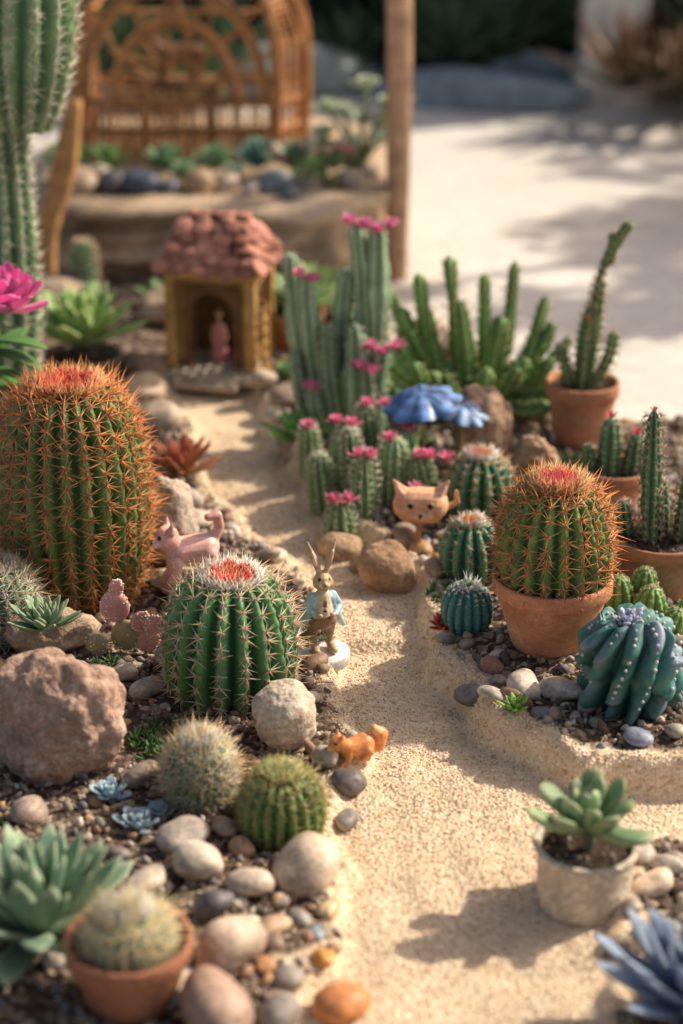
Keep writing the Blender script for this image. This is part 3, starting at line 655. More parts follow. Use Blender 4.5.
def tuft_mass(name, x, y, rad, n, Lf, c, z=None, el=.9):
    parts = []
    for i in range(n):
        a = rng.uniform(0, 6.28); q = rad*math.sqrt(rng.uniform()); xx, yy = q*math.cos(a), q*math.sin(a)
        parts += rosette(Lf*rng.uniform(.7, 1.2), 7, Lf*.13, Lf*.05, .3, 1.4, .2, 'point', A(c)*.7, A(c)*rng.uniform(.8, 1.3), None, .7, .2,
                         base=(xx, yy, H(x+xx, y+yy)-(H(x, y) if z is None else 0)+rng.uniform(0, .05)), nu=5, jit=.25)
    return build(name, parts, M_THIN, (x, y, H(x, y) if z is None else z))
for a_ in [(-1.25, 11.45, .22, 70, .09, (.14, .25, .1)), (-1.1, 11.2, .14, 26, .07, (.15, .25, .12)), (.85, 13.45, .18, 40, .07, (.12, .22, .08)), (-.28, 13.0, .2, 55, .08, (.32, .3, .18)), (.45, 16.6, .35, 50, .1, (.12, .22, .08)),
           (2.1, 16.2, .35, 40, .1, (.1, .2, .08)), (-1.9, 15.3, .3, 40, .1, (.14, .22, .09)), (2.4, 12.55, .2, 30, .08, (.14, .28, .11)), (-2.45, 10.4, .25, 26, .09, (.12, .2, .09)), (-.7, 10.6, .1, 14, .06, (.16, .24, .1)), (-1.75, 12.4, .15, 20, .07, (.16, .26, .1))]:
    tuft_mass('creeping_sedum', *a_)

# dry twigs and litter on the beds (one object)
parts = []
x, y = cand(900, -3, 3.5, 8.2, 16); z, d = terrain(x, y); k = (d > .1); x, y, z = x[k][:260], y[k][:260], z[k][:260]
for i in range(len(x)):
    a = rng.uniform(0, 6.28); l = rng.uniform(.03, .11); dx = A([math.cos(a), math.sin(a), rng.normal(0, .15)])*l; p0 = A([x[i], y[i], z[i]+.025])
    parts.append(tube(np.stack([p0-dx, p0+A([0, 0, .01])+rng.normal(0, .006, 3), p0+dx]), rng.uniform(.003, .006), A((.36, .26, .16))*rng.uniform(.5, 1.3), 4))
build('twig_litter', parts, M_WOOD)

# pink opuntia
parts = []
def pad(p, r, rot, col):
    V, F = ico(3); W = V*A([r*.8, r*.28, r]); W = W*(1-.18*(V[:, 2:] < 0)*(-V[:, 2:])) ; W[:, 2] += r*.95
    W = W @ roty(rot).T+A(p); return part(W, F, A(col)*(1+waves(W, 6, .15, 3)[:, None]))
for p, r, ro, c in [((0, 0, 0), .12, .1, (.42, .34, .18)), ((-.03, 0, .2), .12, -.15, (.8, .4, .36)), ((.06, -.02, .17), .08, .7, (.8, .38, .34)), ((-.12, -.05, 0), .09, -.5, (.5, .42, .24)), ((.1, 0, 0), .1, .5, (.8, .42, .36)), ((.17, -.03, .13), .08, .3, (.82, .4, .36)), ((-.05, 0, .4), .06, .3, (.82, .38, .33))]:
    parts.append(pad(p, r, ro, c))
V = np.concatenate([p[0] for p in parts]); k = rng.integers(0, len(V), 260); parts.append(felt(V[k], .007, (.85, .75, .65), 0))
build('pink_prickly_pear', xf(parts, np.eye(3)*1.2), [M_SKIN], (-1.64, 12.7, H(-1.64, 12.7)))

# epiphyllum with big pink flower
parts = [tube(curve([(-.25, .1, 0), (-.2, 0, 1.0), (-.05, -.05, 1.85)], 16), np.linspace(.05, .035, 17), (.12, .24, .08))]
for i in range(14):
    a = rng.uniform(0, 6.28); zz = rng.uniform(.9, 1.6)
    parts.append(leaf(.5, .1, .02, rng.uniform(-.2, .6), a, -.4, 'point', c0=(.08, .2, .06), c1=(.13, .28, .08), base=(-.15, 0, zz)))
parts += rosette(.46, 38, .12, .006, .0, 1.35, .35, 'petal', (.95, .55, .72), (.88, .22, .56), None, .7, .35, base=(0, -.02, 1.8), mi=1, jit=.14)
build('pink_epiphyllum', parts, [M_LEAF, M_PETAL], (-2.82, 15.3, H(-2.82, 15.3)))

# ------------------------------------------------------------------ figurines
def capsule(p0, r0, p1, r1):
    p0, p1 = A(p0, float), A(p1, float); d = p1-p0; L = np.linalg.norm(d)
    if L < 1e-6: d = A([0, 0, 1.]); L = 0
    else: d = d/L
    a = np.linspace(-pi/2, 0, 6); b_ = np.linspace(0, pi/2, 6)
    R = np.concatenate([r0*np.cos(a), r1*np.cos(b_)]); S = np.concatenate([r0*np.sin(a), L+r1*np.sin(b_)]); R = np.maximum(R, 1e-4)
    T, Nn, B = frames(np.tile(d, (2, 1))); n, b2 = Nn[0], B[0]; th = np.linspace(0, 2*pi, 14, endpoint=False)
    V = p0+S[:, None, None]*d+R[:, None, None]*(np.cos(th)[None, :, None]*n+np.sin(th)[None, :, None]*b2)
    return part(V, [quads(12, 14), A([list(range(14))[::-1]]), A([[11*14+k for k in range(14)]])], (1, 1, 1))
def figure(name, prims, loc, rot=0., scale=1., vox=.009, parent=None, mat=None, smooth_it=4):
    tmp = build('tmp_fig', [capsule(*p[:4]) for p in prims], M_CERA)
    r = tmp.modifiers.new('r', 'REMESH'); r.mode = 'VOXEL'; r.voxel_size = vox
    s = tmp.modifiers.new('s', 'SMOOTH'); s.iterations = smooth_it; s.factor = .5
    dg = bpy.context.evaluated_depsgraph_get(); dg.update()
    me = bpy.data.meshes.new_from_object(tmp.evaluated_get(dg)); bpy.data.objects.remove(tmp)
    V = np.zeros(len(me.vertices)*3, np.float32); me.vertices.foreach_get('co', V); V = V.reshape(-1, 3).astype(float)
    best = np.full(len(V), 1e9); C = np.zeros((len(V), 3))
    for p in prims:
        p0, r0, p1, r1, c = A(p[0], float), p[1], A(p[2], float), p[3], A(p[4])
        d = p1-p0; t = np.clip(((V-p0) @ d)/max(d @ d, 1e-9), 0, 1); sd = np.linalg.norm(V-p0-t[:, None]*d, axis=1)-(r0+(r1-r0)*t)
        if len(p) > 5: sd -= p[5]
        k = sd < best; best[k] = sd[k]; C[k] = c
    for a in list(me.color_attributes): me.color_attributes.remove(a)
    ca = me.color_attributes.new('Col', 'FLOAT_COLOR', 'POINT')
    ca.data.foreach_set('color', np.concatenate([C, np.ones((len(C), 1))], 1).astype(np.float32).ravel())
    me.polygons.foreach_set('use_smooth', np.ones(len(me.polygons), bool)); me.materials.clear(); me.materials.append(mat or M_CERA)
    me.name = name
    ob = bpy.data.objects.new(name, me); sc.collection.objects.link(ob); ob.location = loc; ob.rotation_euler = (0, 0, rot); ob.scale = (scale,)*3
    if parent: ob.parent = parent
    return ob
DK = (.02, .015, .01)
TN = (.52, .36, .22); BL = (.42, .6, .68); BR = (.3, .18, .1); CRM = (.66, .55, .42); LB = (.6, .7, .72)
e = empty('rabbit_figurine', (-.14, 12.72, H(-.14, 12.72)+.0))
pr = []
for s in (-1, 1):
    pr += [((.065*s, -.085, .03), .028, (.06*s, .02, .035), .032, TN), ((.06*s, .02, .04), .025, (.065*s, .03, .13), .024, TN), ((.065*s, .03, .13), .028, (.05*s, -.01, .25), .052, BR),
           ((.075*s, .01, .44), .034, (.13*s, .01, .35), .028, BL), ((.13*s, .01, .35), .027, (.075*s, -.09, .33), .021, BL), ((.075*s, -.09, .33), .02, (.045*s, -.11, .335), .02, TN),
           ((.055*s, .01, .42), .05, (.11*s, .04, .26), .045, BL), ((.11*s, .04, .26), .042, (.17*s, .07, .16), .02, LB), ((.05*s, .06, .4), .05, (.09*s, .1, .2), .04, BL),
           ((.025*s, .0, .63), .02, (.06*s, .02, .74), .026, TN), ((.06*s, .02, .74), .026, (.105*s, .03, .87), .007, TN), ((.055*s, -.008, .7), .012, (.075*s, .0, .79), .01, (.7, .45, .36), .004),
           ((.02*s, -.065, .555), .022, (.02*s, -.065, .555), .022, CRM), ((.036*s, -.05, .598), .012, (.036*s, -.05, .598), .012, DK, .004), ((.03*s, -.0, .56), .045, (.03*s, -.01, .55), .045, TN)]
pr += [((0, 0, .25), .08, (0, 0, .33), .075, BR), ((0, -.01, .33), .075, (0, -.005, .45), .058, CRM), ((0, 0, .45), .042, (0, 0, .53), .036, TN), ((0, .01, .585), .058, (0, -.03, .58), .05, TN),
       ((0, -.03, .575), .04, (0, -.08, .565), .025, TN), ((0, -.103, .572), .01, (0, -.103, .572), .01, (.3, .1, .08), .003), ((0, .1, .24), .035, (0, .12, .25), .03, CRM),
       ((0, -.088, .4), .012, (0, -.09, .44), .012, (.3, .14, .07), .003), ((0, -.09, .36), .01, (0, -.09, .362), .01, DK, .003), ((.03, -.085, .3), .014, (-.03, -.085, .3), .014, (.2, .1, .05), .003)]
figure('body', pr, (0, 0, .045), .25, 1.03, .0065, parent=e, smooth_it=2)
th = np.linspace(0, 2*pi, 48, endpoint=False); pf = A([(.001, -.06), (.19, -.06), (.205, -.03), (.205, .03), (.195, .045), (.001, .047)])
V = np.stack([pf[:, :1]*np.cos(th), pf[:, :1]*np.sin(th), np.repeat(pf[:, 1:], 48, 1)], -1)
build('base_disc', [part(V, quads(6, 48), (.72, .7, .66))], M_CERA, parent=e)

PC = (.78, .45, .4); PD = (.68, .34, .3)
pr = [((-.1, 0, .22), .1, (.1, 0, .22), .105, PC), ((-.1, 0, .24), .08, (-.16, -.01, .31), .07, PC), ((-.18, -.01, .34), .09, (-.18, -.02, .34), .085, PC), ((-.24, -.03, .32), .044, (-.268, -.035, .315), .036, (.82, .58, .52)),
      ((-.302, -.037, .325), .011, (-.302, -.037, .325), .011, DK, .003), ((.16, 0, .26), .042, (.21, .0, .36), .038, PC), ((.21, 0, .36), .038, (.19, -.02, .46), .038, PD), ((.19, -.02, .46), .038, (.12, -.03, .46), .03, PD)]
for s in (-1, 1):
    pr += [((-.13, .055*s, .17), .05, (-.135, .06*s, .09), .04, PC), ((-.135, .06*s, .09), .038, (-.145, .06*s, .025), .036, PC), ((-.145, .06*s, .02), .034, (-.175, .06*s, .02), .03, PC),
           ((.11, .055*s, .19), .07, (.09, .065*s, .11), .048, PC), ((.09, .065*s, .11), .04, (.135, .065*s, .075), .034, PC), ((.135, .065*s, .075), .032, (.125, .065*s, .02), .032, PC), ((.125, .065*s, .02), .03, (.09, .065*s, .018), .027, PC),
           ((-.17, .055*s-.015, .4), .036, (-.16, .07*s-.015, .47), .008, PD), ((-.248, .038*s-.02, .365), .014, (-.248, .038*s-.02, .365), .014, DK, .004)]
figure('cat_figurine', pr, (-1.18, 13.55, .41), .35, 1.1, .008, smooth_it=2)

OC = (.72, .28, .09)
pr = [((-.06, 0, .11), .07, (.06, 0, .11), .085, OC), ((-.08, 0, .13), .055, (-.13, 0, .17), .05, OC), ((-.14, 0, .18), .06, (-.16, 0, .175), .055, OC), ((-.19, 0, .16), .034, (-.225, 0, .15), .022, (.78, .42, .2)), ((-.245, 0, .152), .009, (-.245, 0, .152), .009, DK, .002),
      ((.1, 0, .07), .04, (.18, 0, .07), .055, OC), ((.18, 0, .07), .055, (.2, 0, .15), .06, OC), ((.2, 0, .15), .055, (.15, 0, .21), .035, (.78, .42, .2))]
for s in (-1, 1):
    pr += [((-.08, .045*s, .09), .03, (-.1, .05*s, .03), .022, OC), ((-.1, .05*s, .02), .022, (-.14, .05*s, .016), .018, OC), ((.06, .055*s, .08), .055, (.03, .065*s, .045), .034, OC), ((.03, .06*s, .04), .028, (.07, .06*s, .022), .022, OC), ((.07, .06*s, .018), .02, (.02, .06*s, .017), .018, OC),
           ((-.135, .032*s, .225), .018, (-.13, .04*s, .265), .005, OC), ((-.185, .035*s, .195), .01, (-.185, .035*s, .195), .01, DK, .004)]
figure('squirrel_figurine', pr, (.1, 11.25, H(.1, 11.25)+.01), .5, .95, .007, smooth_it=2)

# clay cat-head planter ornament on a stick
KC = (.68, .38, .23); KD = (.45, .22, .12)
pr = [((-.1, .02, .3), .155, (.1, .02, .3), .155, KC), ((0, -.1, .25), .06, (0, -.13, .245), .045, (.74, .46, .3)), ((.0, -.02, .18), .035, (-.03, -.1, -.06), .026, KD), ((-.1, .02, .24), .12, (.1, .02, .24), .12, KC), ((.18, .1, .2), .03, (.33, .08, .3), .026, KC), ((.33, .08, .3), .026, (.32, .05, .42), .018, KC)]
for s in (-1, 1):
    pr += [((.16*s, .02, .4), .07, (.25*s, .0, .54), .012, KC), ((.17*s, -.04, .42), .03, (.22*s, -.03, .49), .01, (.66, .4, .32), .008),
           ((.09*s, -.125, .34), .022, (.09*s, -.125, .34), .022, DK, .008), ((.06*s, -.1, .235), .05, (.06*s, -.1, .235), .05, (.74, .46, .3))]
pr += [((0, -.178, .265), .016, (0, -.178, .265), .016, DK, .006)]
figure('clay_cat_head_ornament', pr, (.66, 14.5, H(.66, 14.5)+.1), -.05, .92, .010, mat=M_TERRA, smooth_it=2)

# open blue umbrella ornaments
def umbrella(name, x, y, R, h, tilt, col):
    nt_, nth = 14, 96; t = np.linspace(.001, 1, nt_); th = np.linspace(0, 2*pi, nth, endpoint=False); f = np.abs(np.cos(4*th))
    rr = t[:, None]*R*(1-.2*(1-f)[None]*t[:, None]**2); z = .38*R*(1-t[:, None]**1.7)+0*th[None]-.06*R*(1-f)[None]*t[:, None]+.06*R*f[None]*(t[:, None] > .9)*0
    V = np.stack([rr*np.cos(th), rr*np.sin(th), z], -1).reshape(-1, 3); V[:, 2] += waves(V, 14, .012, 5)
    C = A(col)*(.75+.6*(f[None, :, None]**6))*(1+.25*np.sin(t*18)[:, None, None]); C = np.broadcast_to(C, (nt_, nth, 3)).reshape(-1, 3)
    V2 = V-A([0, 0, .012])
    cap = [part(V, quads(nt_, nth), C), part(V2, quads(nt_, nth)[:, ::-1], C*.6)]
    for q in range(8):
        a = q*pi/4; cap.append(tube(curve([(0, 0, .3*R), (R*.5*math.cos(a), R*.5*math.sin(a), .24*R), (R*math.cos(a), R*math.sin(a), -.03)], 8), .008, (.1, .12, .25), 5))
    cap.append(tube(curve([(0, 0, .36*R), (0, 0, .5*R)], 4), .012, (.1, .14, .35), 6))
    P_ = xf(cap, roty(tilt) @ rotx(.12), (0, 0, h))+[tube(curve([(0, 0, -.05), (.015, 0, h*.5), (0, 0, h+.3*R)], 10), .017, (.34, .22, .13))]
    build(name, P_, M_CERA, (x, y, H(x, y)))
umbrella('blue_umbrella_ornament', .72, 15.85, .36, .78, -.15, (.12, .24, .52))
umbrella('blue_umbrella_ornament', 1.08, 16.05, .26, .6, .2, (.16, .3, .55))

# ------------------------------------------------------------------ little house
hx, hy = -1.27, 19.1; hz = H(hx, hy)
e = empty('miniature_house', (hx, hy, hz)); e.rotation_euler = (0, 0, -.22); e.scale = (.86, .86, .88)
W1 = (.36, .22, .09); W2 = (.16, .08, .035); W3 = (.5, .3, .11)
def arch(w, h, ow, oh, t, col):
    n = 15; a = np.linspace(pi, 0, n); r = ow/2; zs = oh-r
    inner = [(-r, 0)]+[(r*math.cos(q), zs+r*math.sin(q)) for q in a]+[(r, 0)]
    outer = [(-w/2, 0)]+[(-w/2+w*i/(n-1), h) for i in range(n)]+[(w/2, 0)]
    m_ = len(inner); V = []
    for yy in (-t/2, t/2):
        V += [(x, yy, z) for x, z in inner]+[(x, yy, z) for x, z in outer]
    F = []
    for i in range(m_-1):
        F.append((i, i+1, m_+i+1, m_+i)); o = 2*m_; F.append((o+i+1, o+i, o+m_+i, o+m_+i+1)); F.append((i+1, i, o+i, o+i+1)); F.append((m_+i, m_+i+1, o+m_+i+1, o+m_+i))
    return part(V, A(F), col)
fr = arch(.92, 1.12, .6, .96, .07, W1); fr[0] = fr[0]+A([0, -.3, .08]); build('front_wall', [fr], M_WOOD, parent=e, smooth=False)
ar = arch(.68, 1.0, .54, .92, .05, W2); ar[0] = ar[0]+A([0, -.36, .08]); build('door_frame', [ar], M_WOOD, parent=e, smooth=False)
build('back_wall', [box((0, .36, .64), (.92, .06, 1.12), (.2, .11, .05))], M_WOOD, parent=e, smooth=False)
build('side_wall_left', [box((-.44, 0, .64), (.06, .64, 1.12), W1)], M_WOOD, parent=e, smooth=False)
sw = [box((.44, 0, .2), (.06, .64, .24), W1), box((.44, 0, 1.1), (.06, .64, .2), W1)]+[box((.44, 0, .4+.13*i), (.05, .62, .035), W2) for i in range(5)]+[box((.44, yy, .66), (.065, .05, .68), W2) for yy in (-.28, 0, .28)]
build('side_lattice_right', sw, M_WOOD, parent=e, smooth=False)
build('corner_posts', [box((sx*.5, sy*.42, .66), (.13, .13, 1.2), W3, .02) for sx in (-1, 1) for sy in (-1, 1)]+[box((0, -.42, 1.24), (1.14, .1, .1), W3, .015), box((0, .42, 1.24), (1.14, .1, .1), W3, .015), box((.5, 0, 1.24), (.1, .72, .085), W3, .015), box((-.5, 0, 1.24), (.1, .72, .085), W3, .015),
      box((.66, -.5, .45), (.05, .05, .9), W3, .01), box((.66, -.3, .45), (.05, .05, .9), W3, .01)]+[box((.66, -.4, .15+.15*i), (.03, .18, .03), W3, .005) for i in range(5)], M_WOOD, parent=e, smooth=False)
build('stone_step', [box((0, -.1, .02), (1.25, 1.15, .1), (.5, .42, .33), .03), box((0, -.68, -.02), (.8, .25, .1), (.46, .37, .29), .03)], M_ROCK, parent=e, smooth=False)
zb, zt = 1.3, 1.8; B_ = (.62, .56); Tt = (.36, .16)
core = part([(-B_[0], -B_[1], zb), (B_[0], -B_[1], zb), (B_[0], B_[1], zb), (-B_[0], B_[1], zb), (-Tt[0], -Tt[1], zt), (Tt[0], -Tt[1], zt), (Tt[0], Tt[1], zt), (-Tt[0], Tt[1], zt)],
            A([(0, 1, 5, 4), (1, 2, 6, 5), (2, 3, 7, 6), (3, 0, 4, 7), (4, 5, 6, 7), (3, 2, 1, 0)]), (.2, .08, .05))
build('roof_deck', [core], M_TERRA, parent=e, smooth=False)
parts = []; V0, F0 = ico(2); Vb = np.sign(V0)*np.abs(V0)**.75
for side in range(4):
    bw, bd = (B_ if side % 2 == 0 else B_[::-1]); tw, td = (Tt if side % 2 == 0 else Tt[::-1])
    sl = math.atan2(zt-zb, bd-td); rows = 5
    for i in range(rows):
        t = (i+.15)/rows; w = bw+(tw-bw)*t; dpt = bd+(td-bd)*t; z = zb+(zt-zb)*t; n = max(2, int(2*w/.2))
        for j in range(n):
            x = -w+(j+.5)*2*w/n+(.04 if i % 2 else -.04)
            M = rotz(side*pi/2) @ rotx(sl-.35+rng.normal(0, .12)) @ rotz(rng.normal(0, .18))
            q = rotz(side*pi/2) @ A([x+rng.normal(0, .015), -dpt, z+.03+rng.normal(0, .012)])
            parts.append(part((Vb*A([.115, .11, .035])*rng.uniform(.88, 1.15)) @ M.T+q, F0, A((.44, .2, .15))*rng.uniform(.55, 1.35)))
for j in range(5): parts.append(part((Vb*A([.1, .1, .045]))+A([-.3+.15*j, 0, zt+.05]), F0, A((.44, .2, .15))*rng.uniform(.7, 1.3)))
for j in range(5): parts.append(part((Vb*A([.1, .12, .04]))+A([-.3+.15*j, .08*(-1)**j, zt+.02]), F0, A((.44, .2, .15))*rng.uniform(.7, 1.3)))
build('roof_tiles', parts, M_TERRA, parent=e)
SK = (.6, .36, .25); DR = (.6, .22, .24)
pr = [((0, 0, .02), .08, (0, 0, .2), .04, DR), ((0, 0, .2), .04, (0, 0, .28), .036, DR), ((0, 0, .3), .015, (0, 0, .34), .015, SK), ((0, 0, .37), .032, (0, 0, .385), .032, SK), ((0, .012, .385), .034, (0, .02, .36), .03, (.12, .06, .03)), ((0, -.032, .372), .007, (0, -.032, .372), .007, SK)]
for s in (-1, 1):
    pr += [((.04*s, 0, .28), .014, (.065*s, -.01, .2), .012, SK), ((.065*s, -.01, .2), .012, (.05*s, -.05, .15), .01, SK), ((.02*s, 0, 0), .014, (.02*s, -.02, -.02), .013, DK), ((.012*s, -.03, .385), .004, (.012*s, -.03, .385), .004, DK, .002)]
figure('doll_figurine', pr, (hx-.02, hy-.05, hz+.1), 0, 1.25, .006)

# ------------------------------------------------------------------ terrace with wicker gazebo
cx, cy = -1.65, 24.7; TZ = 1.12
n = 220; th = np.linspace(0, 2*pi, n, endpoint=False)
ex = 2.3*np.sign(np.cos(th))*np.abs(np.cos(th))**.5; ey = 2.5*np.sign(np.sin(th))*np.abs(np.sin(th))**.5
rows = [(-.1, 1.04)]+[(z, 1.02-.05*math.sin(z*9)-.03*math.sin(z*23+1)) for z in np.linspace(0, TZ-.08, 26)]+[(TZ-.02, .985), (TZ, .96), (TZ, .6), (TZ, .3), (TZ, .001)]
V = A([[(ex[i]*s, ey[i]*s, z) for i in range(n)] for z, s in rows]).reshape(-1, 3)
dd = waves(V*A([1, 1, 3]), 2.5, .09, 51)+waves(V, 9, .035, 52); V[:, 0] += dd*np.sign(ex.mean()+V[:, 0]); V[:, 1] += dd*np.sign(V[:, 1]); V[:, 2] += waves(V, 4, .03, 53)
build('sandstone_terrace', [part(V, quads(len(rows), n), A((.48, .36, .25))*(1+waves(V*A([.3, .3, 1]), 9, .2, 54)[:, None]))], M_ROCK, (cx, cy, 0))
WK = (.46, .22, .09)
wp = []
def rod(pts, r=.028, n=14, c=WK): wp.append(tube(curve(pts, n), r, A(c)*rng.uniform(.55, 1.35), 7))
x0, x1, yf, yb = -1.5, 1.35, -.7, .8
for z in (.05, .42, .75, .8):
    rod([(x0, yf, z), (x1-.35, yf, z)], .035); rod([(x1-.35, yf, z), (x1, yf+.5, z)], .035); rod([(x1, yf+.5, z), (x1, yb, z)], .035); rod([(x0, yb, z), (x1, yb, z)], .035); rod([(x0, yf, z), (x0, yb, z)], .035)
for i in range(24): x = x0+(x1-.35-x0)*i/23; rod([(x, yf, 0), (x+rng.normal(0, .03), yf-.01, .8)], .024, 4)
for i in range(24): x = x0+(x1-x0)*i/23; rod([(x, yb, 0), (x+rng.normal(0, .015), yb, .8)], .022, 4)
for i in range(10): y = yf+(yb-yf)*i/9; rod([(x0, y, 0), (x0, y, .8)], .022, 4)
for i in range(6): t = i/5; rod([(x1-.35+.35*t, yf+.5*t, 0), (x1-.35+.35*t, yf+.5*t, .8)], .022, 4)
top = (0, 0, 3.0)
for (x, y) in [(x0, yf), (x0, yb), (x1-.35, yf), (x1, yf+.5), (x1, yb)]:
    for k in range(3): rod([(x+.04*k-.04, y, 0), (x+.04*k-.04, y, 1.5), (x*.72, y*.7, 2.3), (top[0], top[1], 2.75)], .034, 24)
for k, rr in enumerate((1.18, 1.11, .8, .74, .4)):
    c0 = (-.28, .82)
    rod([(c0[0]+rr*math.cos(a)*1.0, yf-.02+.05*math.sin(a), c0[1]+rr*1.25*math.sin(a)) for a in np.linspace(0, pi, 13)], .036 if k < 4 else .028, 36)
for a in np.linspace(.25, pi-.25, 7): rod([(-.28+.38*math.cos(a), yf, .82+.45*math.sin(a)), (-.28+.76*math.cos(a+.12), yf, .82+.92*math.sin(a+.12)), (-.28+1.14*math.cos(a), yf, .82+1.42*math.sin(a))], .026, 8)
for a in np.linspace(.25, pi-.25, 6): rod([(-.1+.34*math.cos(a), yb, .82+.38*math.sin(a)), (-.1+1.2*math.cos(a), yb, .82+1.3*math.sin(a))], .022, 8)
for i in range(22):
    z = .8+i*.075; s = 1 if z < 1.5 else 1-.3*(z-1.5)/.9
    rod([((x1-.35)*s, yf*s, z), (x1*s, (yf+.5)*s, z+.02)], .026, 4); rod([(x1*s, (yf+.5)*s, z), (x1*s, yb*s, z)], .018, 4)
for k in range(3): rod([(x1-.35+.09*(k+1), yf+.12*(k+1), .8), ((x1-.35+.09*(k+1)), yf+.12*(k+1), 1.6), ((x1-.2)*.72, -.2, 2.3)], .022, 12)
for zz, s in ((1.9, .87), (2.3, .72)):
    rod([(x0*s, yf*s, zz), ((x1-.35)*s, yf*s, zz)], .03, 6); rod([(x0*s, yb*s, zz), (x1*s, yb*s, zz)], .03, 6); rod([(x0*s, yf*s, zz), (x0*s, yb*s, zz)], .03, 6)
wp.append(box((-.05, .05, .02), (2.7, 1.4, .05), (.3, .16, .07)))
build('wicker_gazebo', wp, M_WOOD, (-1.85, 25.1, TZ))
BB = (.24, .12, .07)
pr = [((-.2, 0, .35), .14, (.2, 0, .36), .15, BB), ((-.22, 0, .4), .1, (-.36, 0, .5), .09, BB), ((-.38, 0, .52), .11, (-.4, 0, .52), .1, BB), ((-.47, 0, .48), .06, (-.53, 0, .47), .045, (.3, .17, .1)), ((.33, 0, .42), .04, (.36, 0, .38), .03, BB)]
for s in (-1, 1):
    pr += [((-.2, .08*s, .3), .07, (-.21, .09*s, .16), .055, BB), ((-.21, .09*s, .16), .05, (-.22, .09*s, .03), .05, BB), ((.2, .08*s, .32), .09, (.16, .1*s, .18), .06, BB), ((.16, .1*s, .18), .055, (.21, .1*s, .12), .048, BB), ((.21, .1*s, .12), .046, (.2, .1*s, .03), .05, BB), ((-.37, .07*s, .61), .035, (-.37, .08*s, .64), .02, BB), ((-.47, .045*s, .55), .014, (-.47, .045*s, .55), .014, DK, .005)]
figure('bear_figurine', pr, (-2.15, 25.3, TZ+.85), 0, 1.0, .018, mat=M_WOOD)
build('wooden_table', [box((0, 0, .8), (1.1, .6, .06), (.22, .12, .06), .015)]+[box((sx*.45, sy*.22, .4), (.07, .07, .78), (.22, .12, .06), .01) for sx in (-1, 1) for sy in (-1, 1)], M_WOOD, (-2.15, 25.3, TZ+.04), smooth=False)

for (x, y, r, c) in [(-2.45, 22.85, .24, (.06, .08, .12)), (-2.8, 22.9, .18, (.09, .09, .1)), (-.85, 22.9, .22, (.22, .25, .28)), (-1.75, 22.8, .2, (.4, .27, .17)), (-1.4, 22.95, .16, (.48, .37, .28)), (-2.1, 22.8, .14, (.12, .13, .16)),
                     (-3.3, 22.9, .22, (.46, .34, .23)), (-.4, 23.0, .2, (.36, .3, .24)), (.1, 23.1, .18, (.46, .36, .28)), (-1.1, 22.75, .12, (.56, .48, .4)), (-.6, 22.6, .12, (.13, .14, .17)), (.3, 23.6, .16, (.5, .4, .32)), (-3.0, 23.2, .2, (.38, .31, .24))]:
    rock('river_pebble', x, y, (r*1.1, r, r*.85), c, z=TZ+r*.45, rot=rng.uniform(0, 3), sub=3)
for (x, y, R, c) in [(-1.05, 23.6, .46, (.18, .36, .3)), (-2.9, 23.5, .4, (.24, .4, .15)), (-.1, 23.5, .5, (.4, .52, .28)), (-1.6, 23.5, .38, (.22, .4, .2)), (-2.2, 23.5, .4, (.22, .38, .2)), (-3.4, 23.4, .46, (.22, .4, .13)), (-.6, 23.6, .44, (.3, .44, .24)), (-1.35, 23.1, .24, (.34, .46, .32)), (-.35, 23.3, .34, (.34, .5, .22)), (-1.95, 23.1, .26, (.3, .44, .24))]:
    ros('green_succulent', x, y, R, 24, R*.2, .02, z=TZ+.12, el0=.35, el1=1.45, curl=.15, c0=A(c)*.8, c1=c, inner=.7)
parts = []
for (x1_, y1_, z1_) in [(-.45, 0, .5), (-.2, .1, .75), (.1, 0, 1.1), (.35, .1, .85), (.5, -.1, .95), (.25, -.15, .45), (-.05, -.15, .4), (-.4, .1, .8), (.05, .1, .65), (-.6, -.1, .35), (.3, 0, .65)]:
    parts.append(tube(curve([(0, 0, 0), (x1_*.4, y1_*.4, z1_*.6), (x1_, y1_, z1_)], 8), np.linspace(.045, .025, 9), (.36, .4, .24)))
    parts += rosette(.25, 14, .07, .015, .1, 1.3, .3, 'spoon', (.5, .62, .42), (.66, .74, .56), None, .5, .2, base=(x1_, y1_, z1_))
build('pale_branching_succulent', parts, M_LEAF, (.22, 23.6, TZ))
parts = []
for i in range(12): parts += flower((rng.uniform(-.5, .5), rng.uniform(-.2, .2), .35+rng.uniform(0, .2)), .08, (.9, .4, .5), 10, mi=1)
parts += rosette(.5, 30, .06, .015, .4, 1.4, .1, 'point', (.14, .26, .1), (.2, .34, .12))
build('pink_flowering_succulent', parts, [M_LEAF, M_PETAL], (-.35, 23.0, TZ))
tuft_mass('trailing_sedum', -.2, 22.9, .3, 20, .14, (.2, .3, .1), z=TZ)

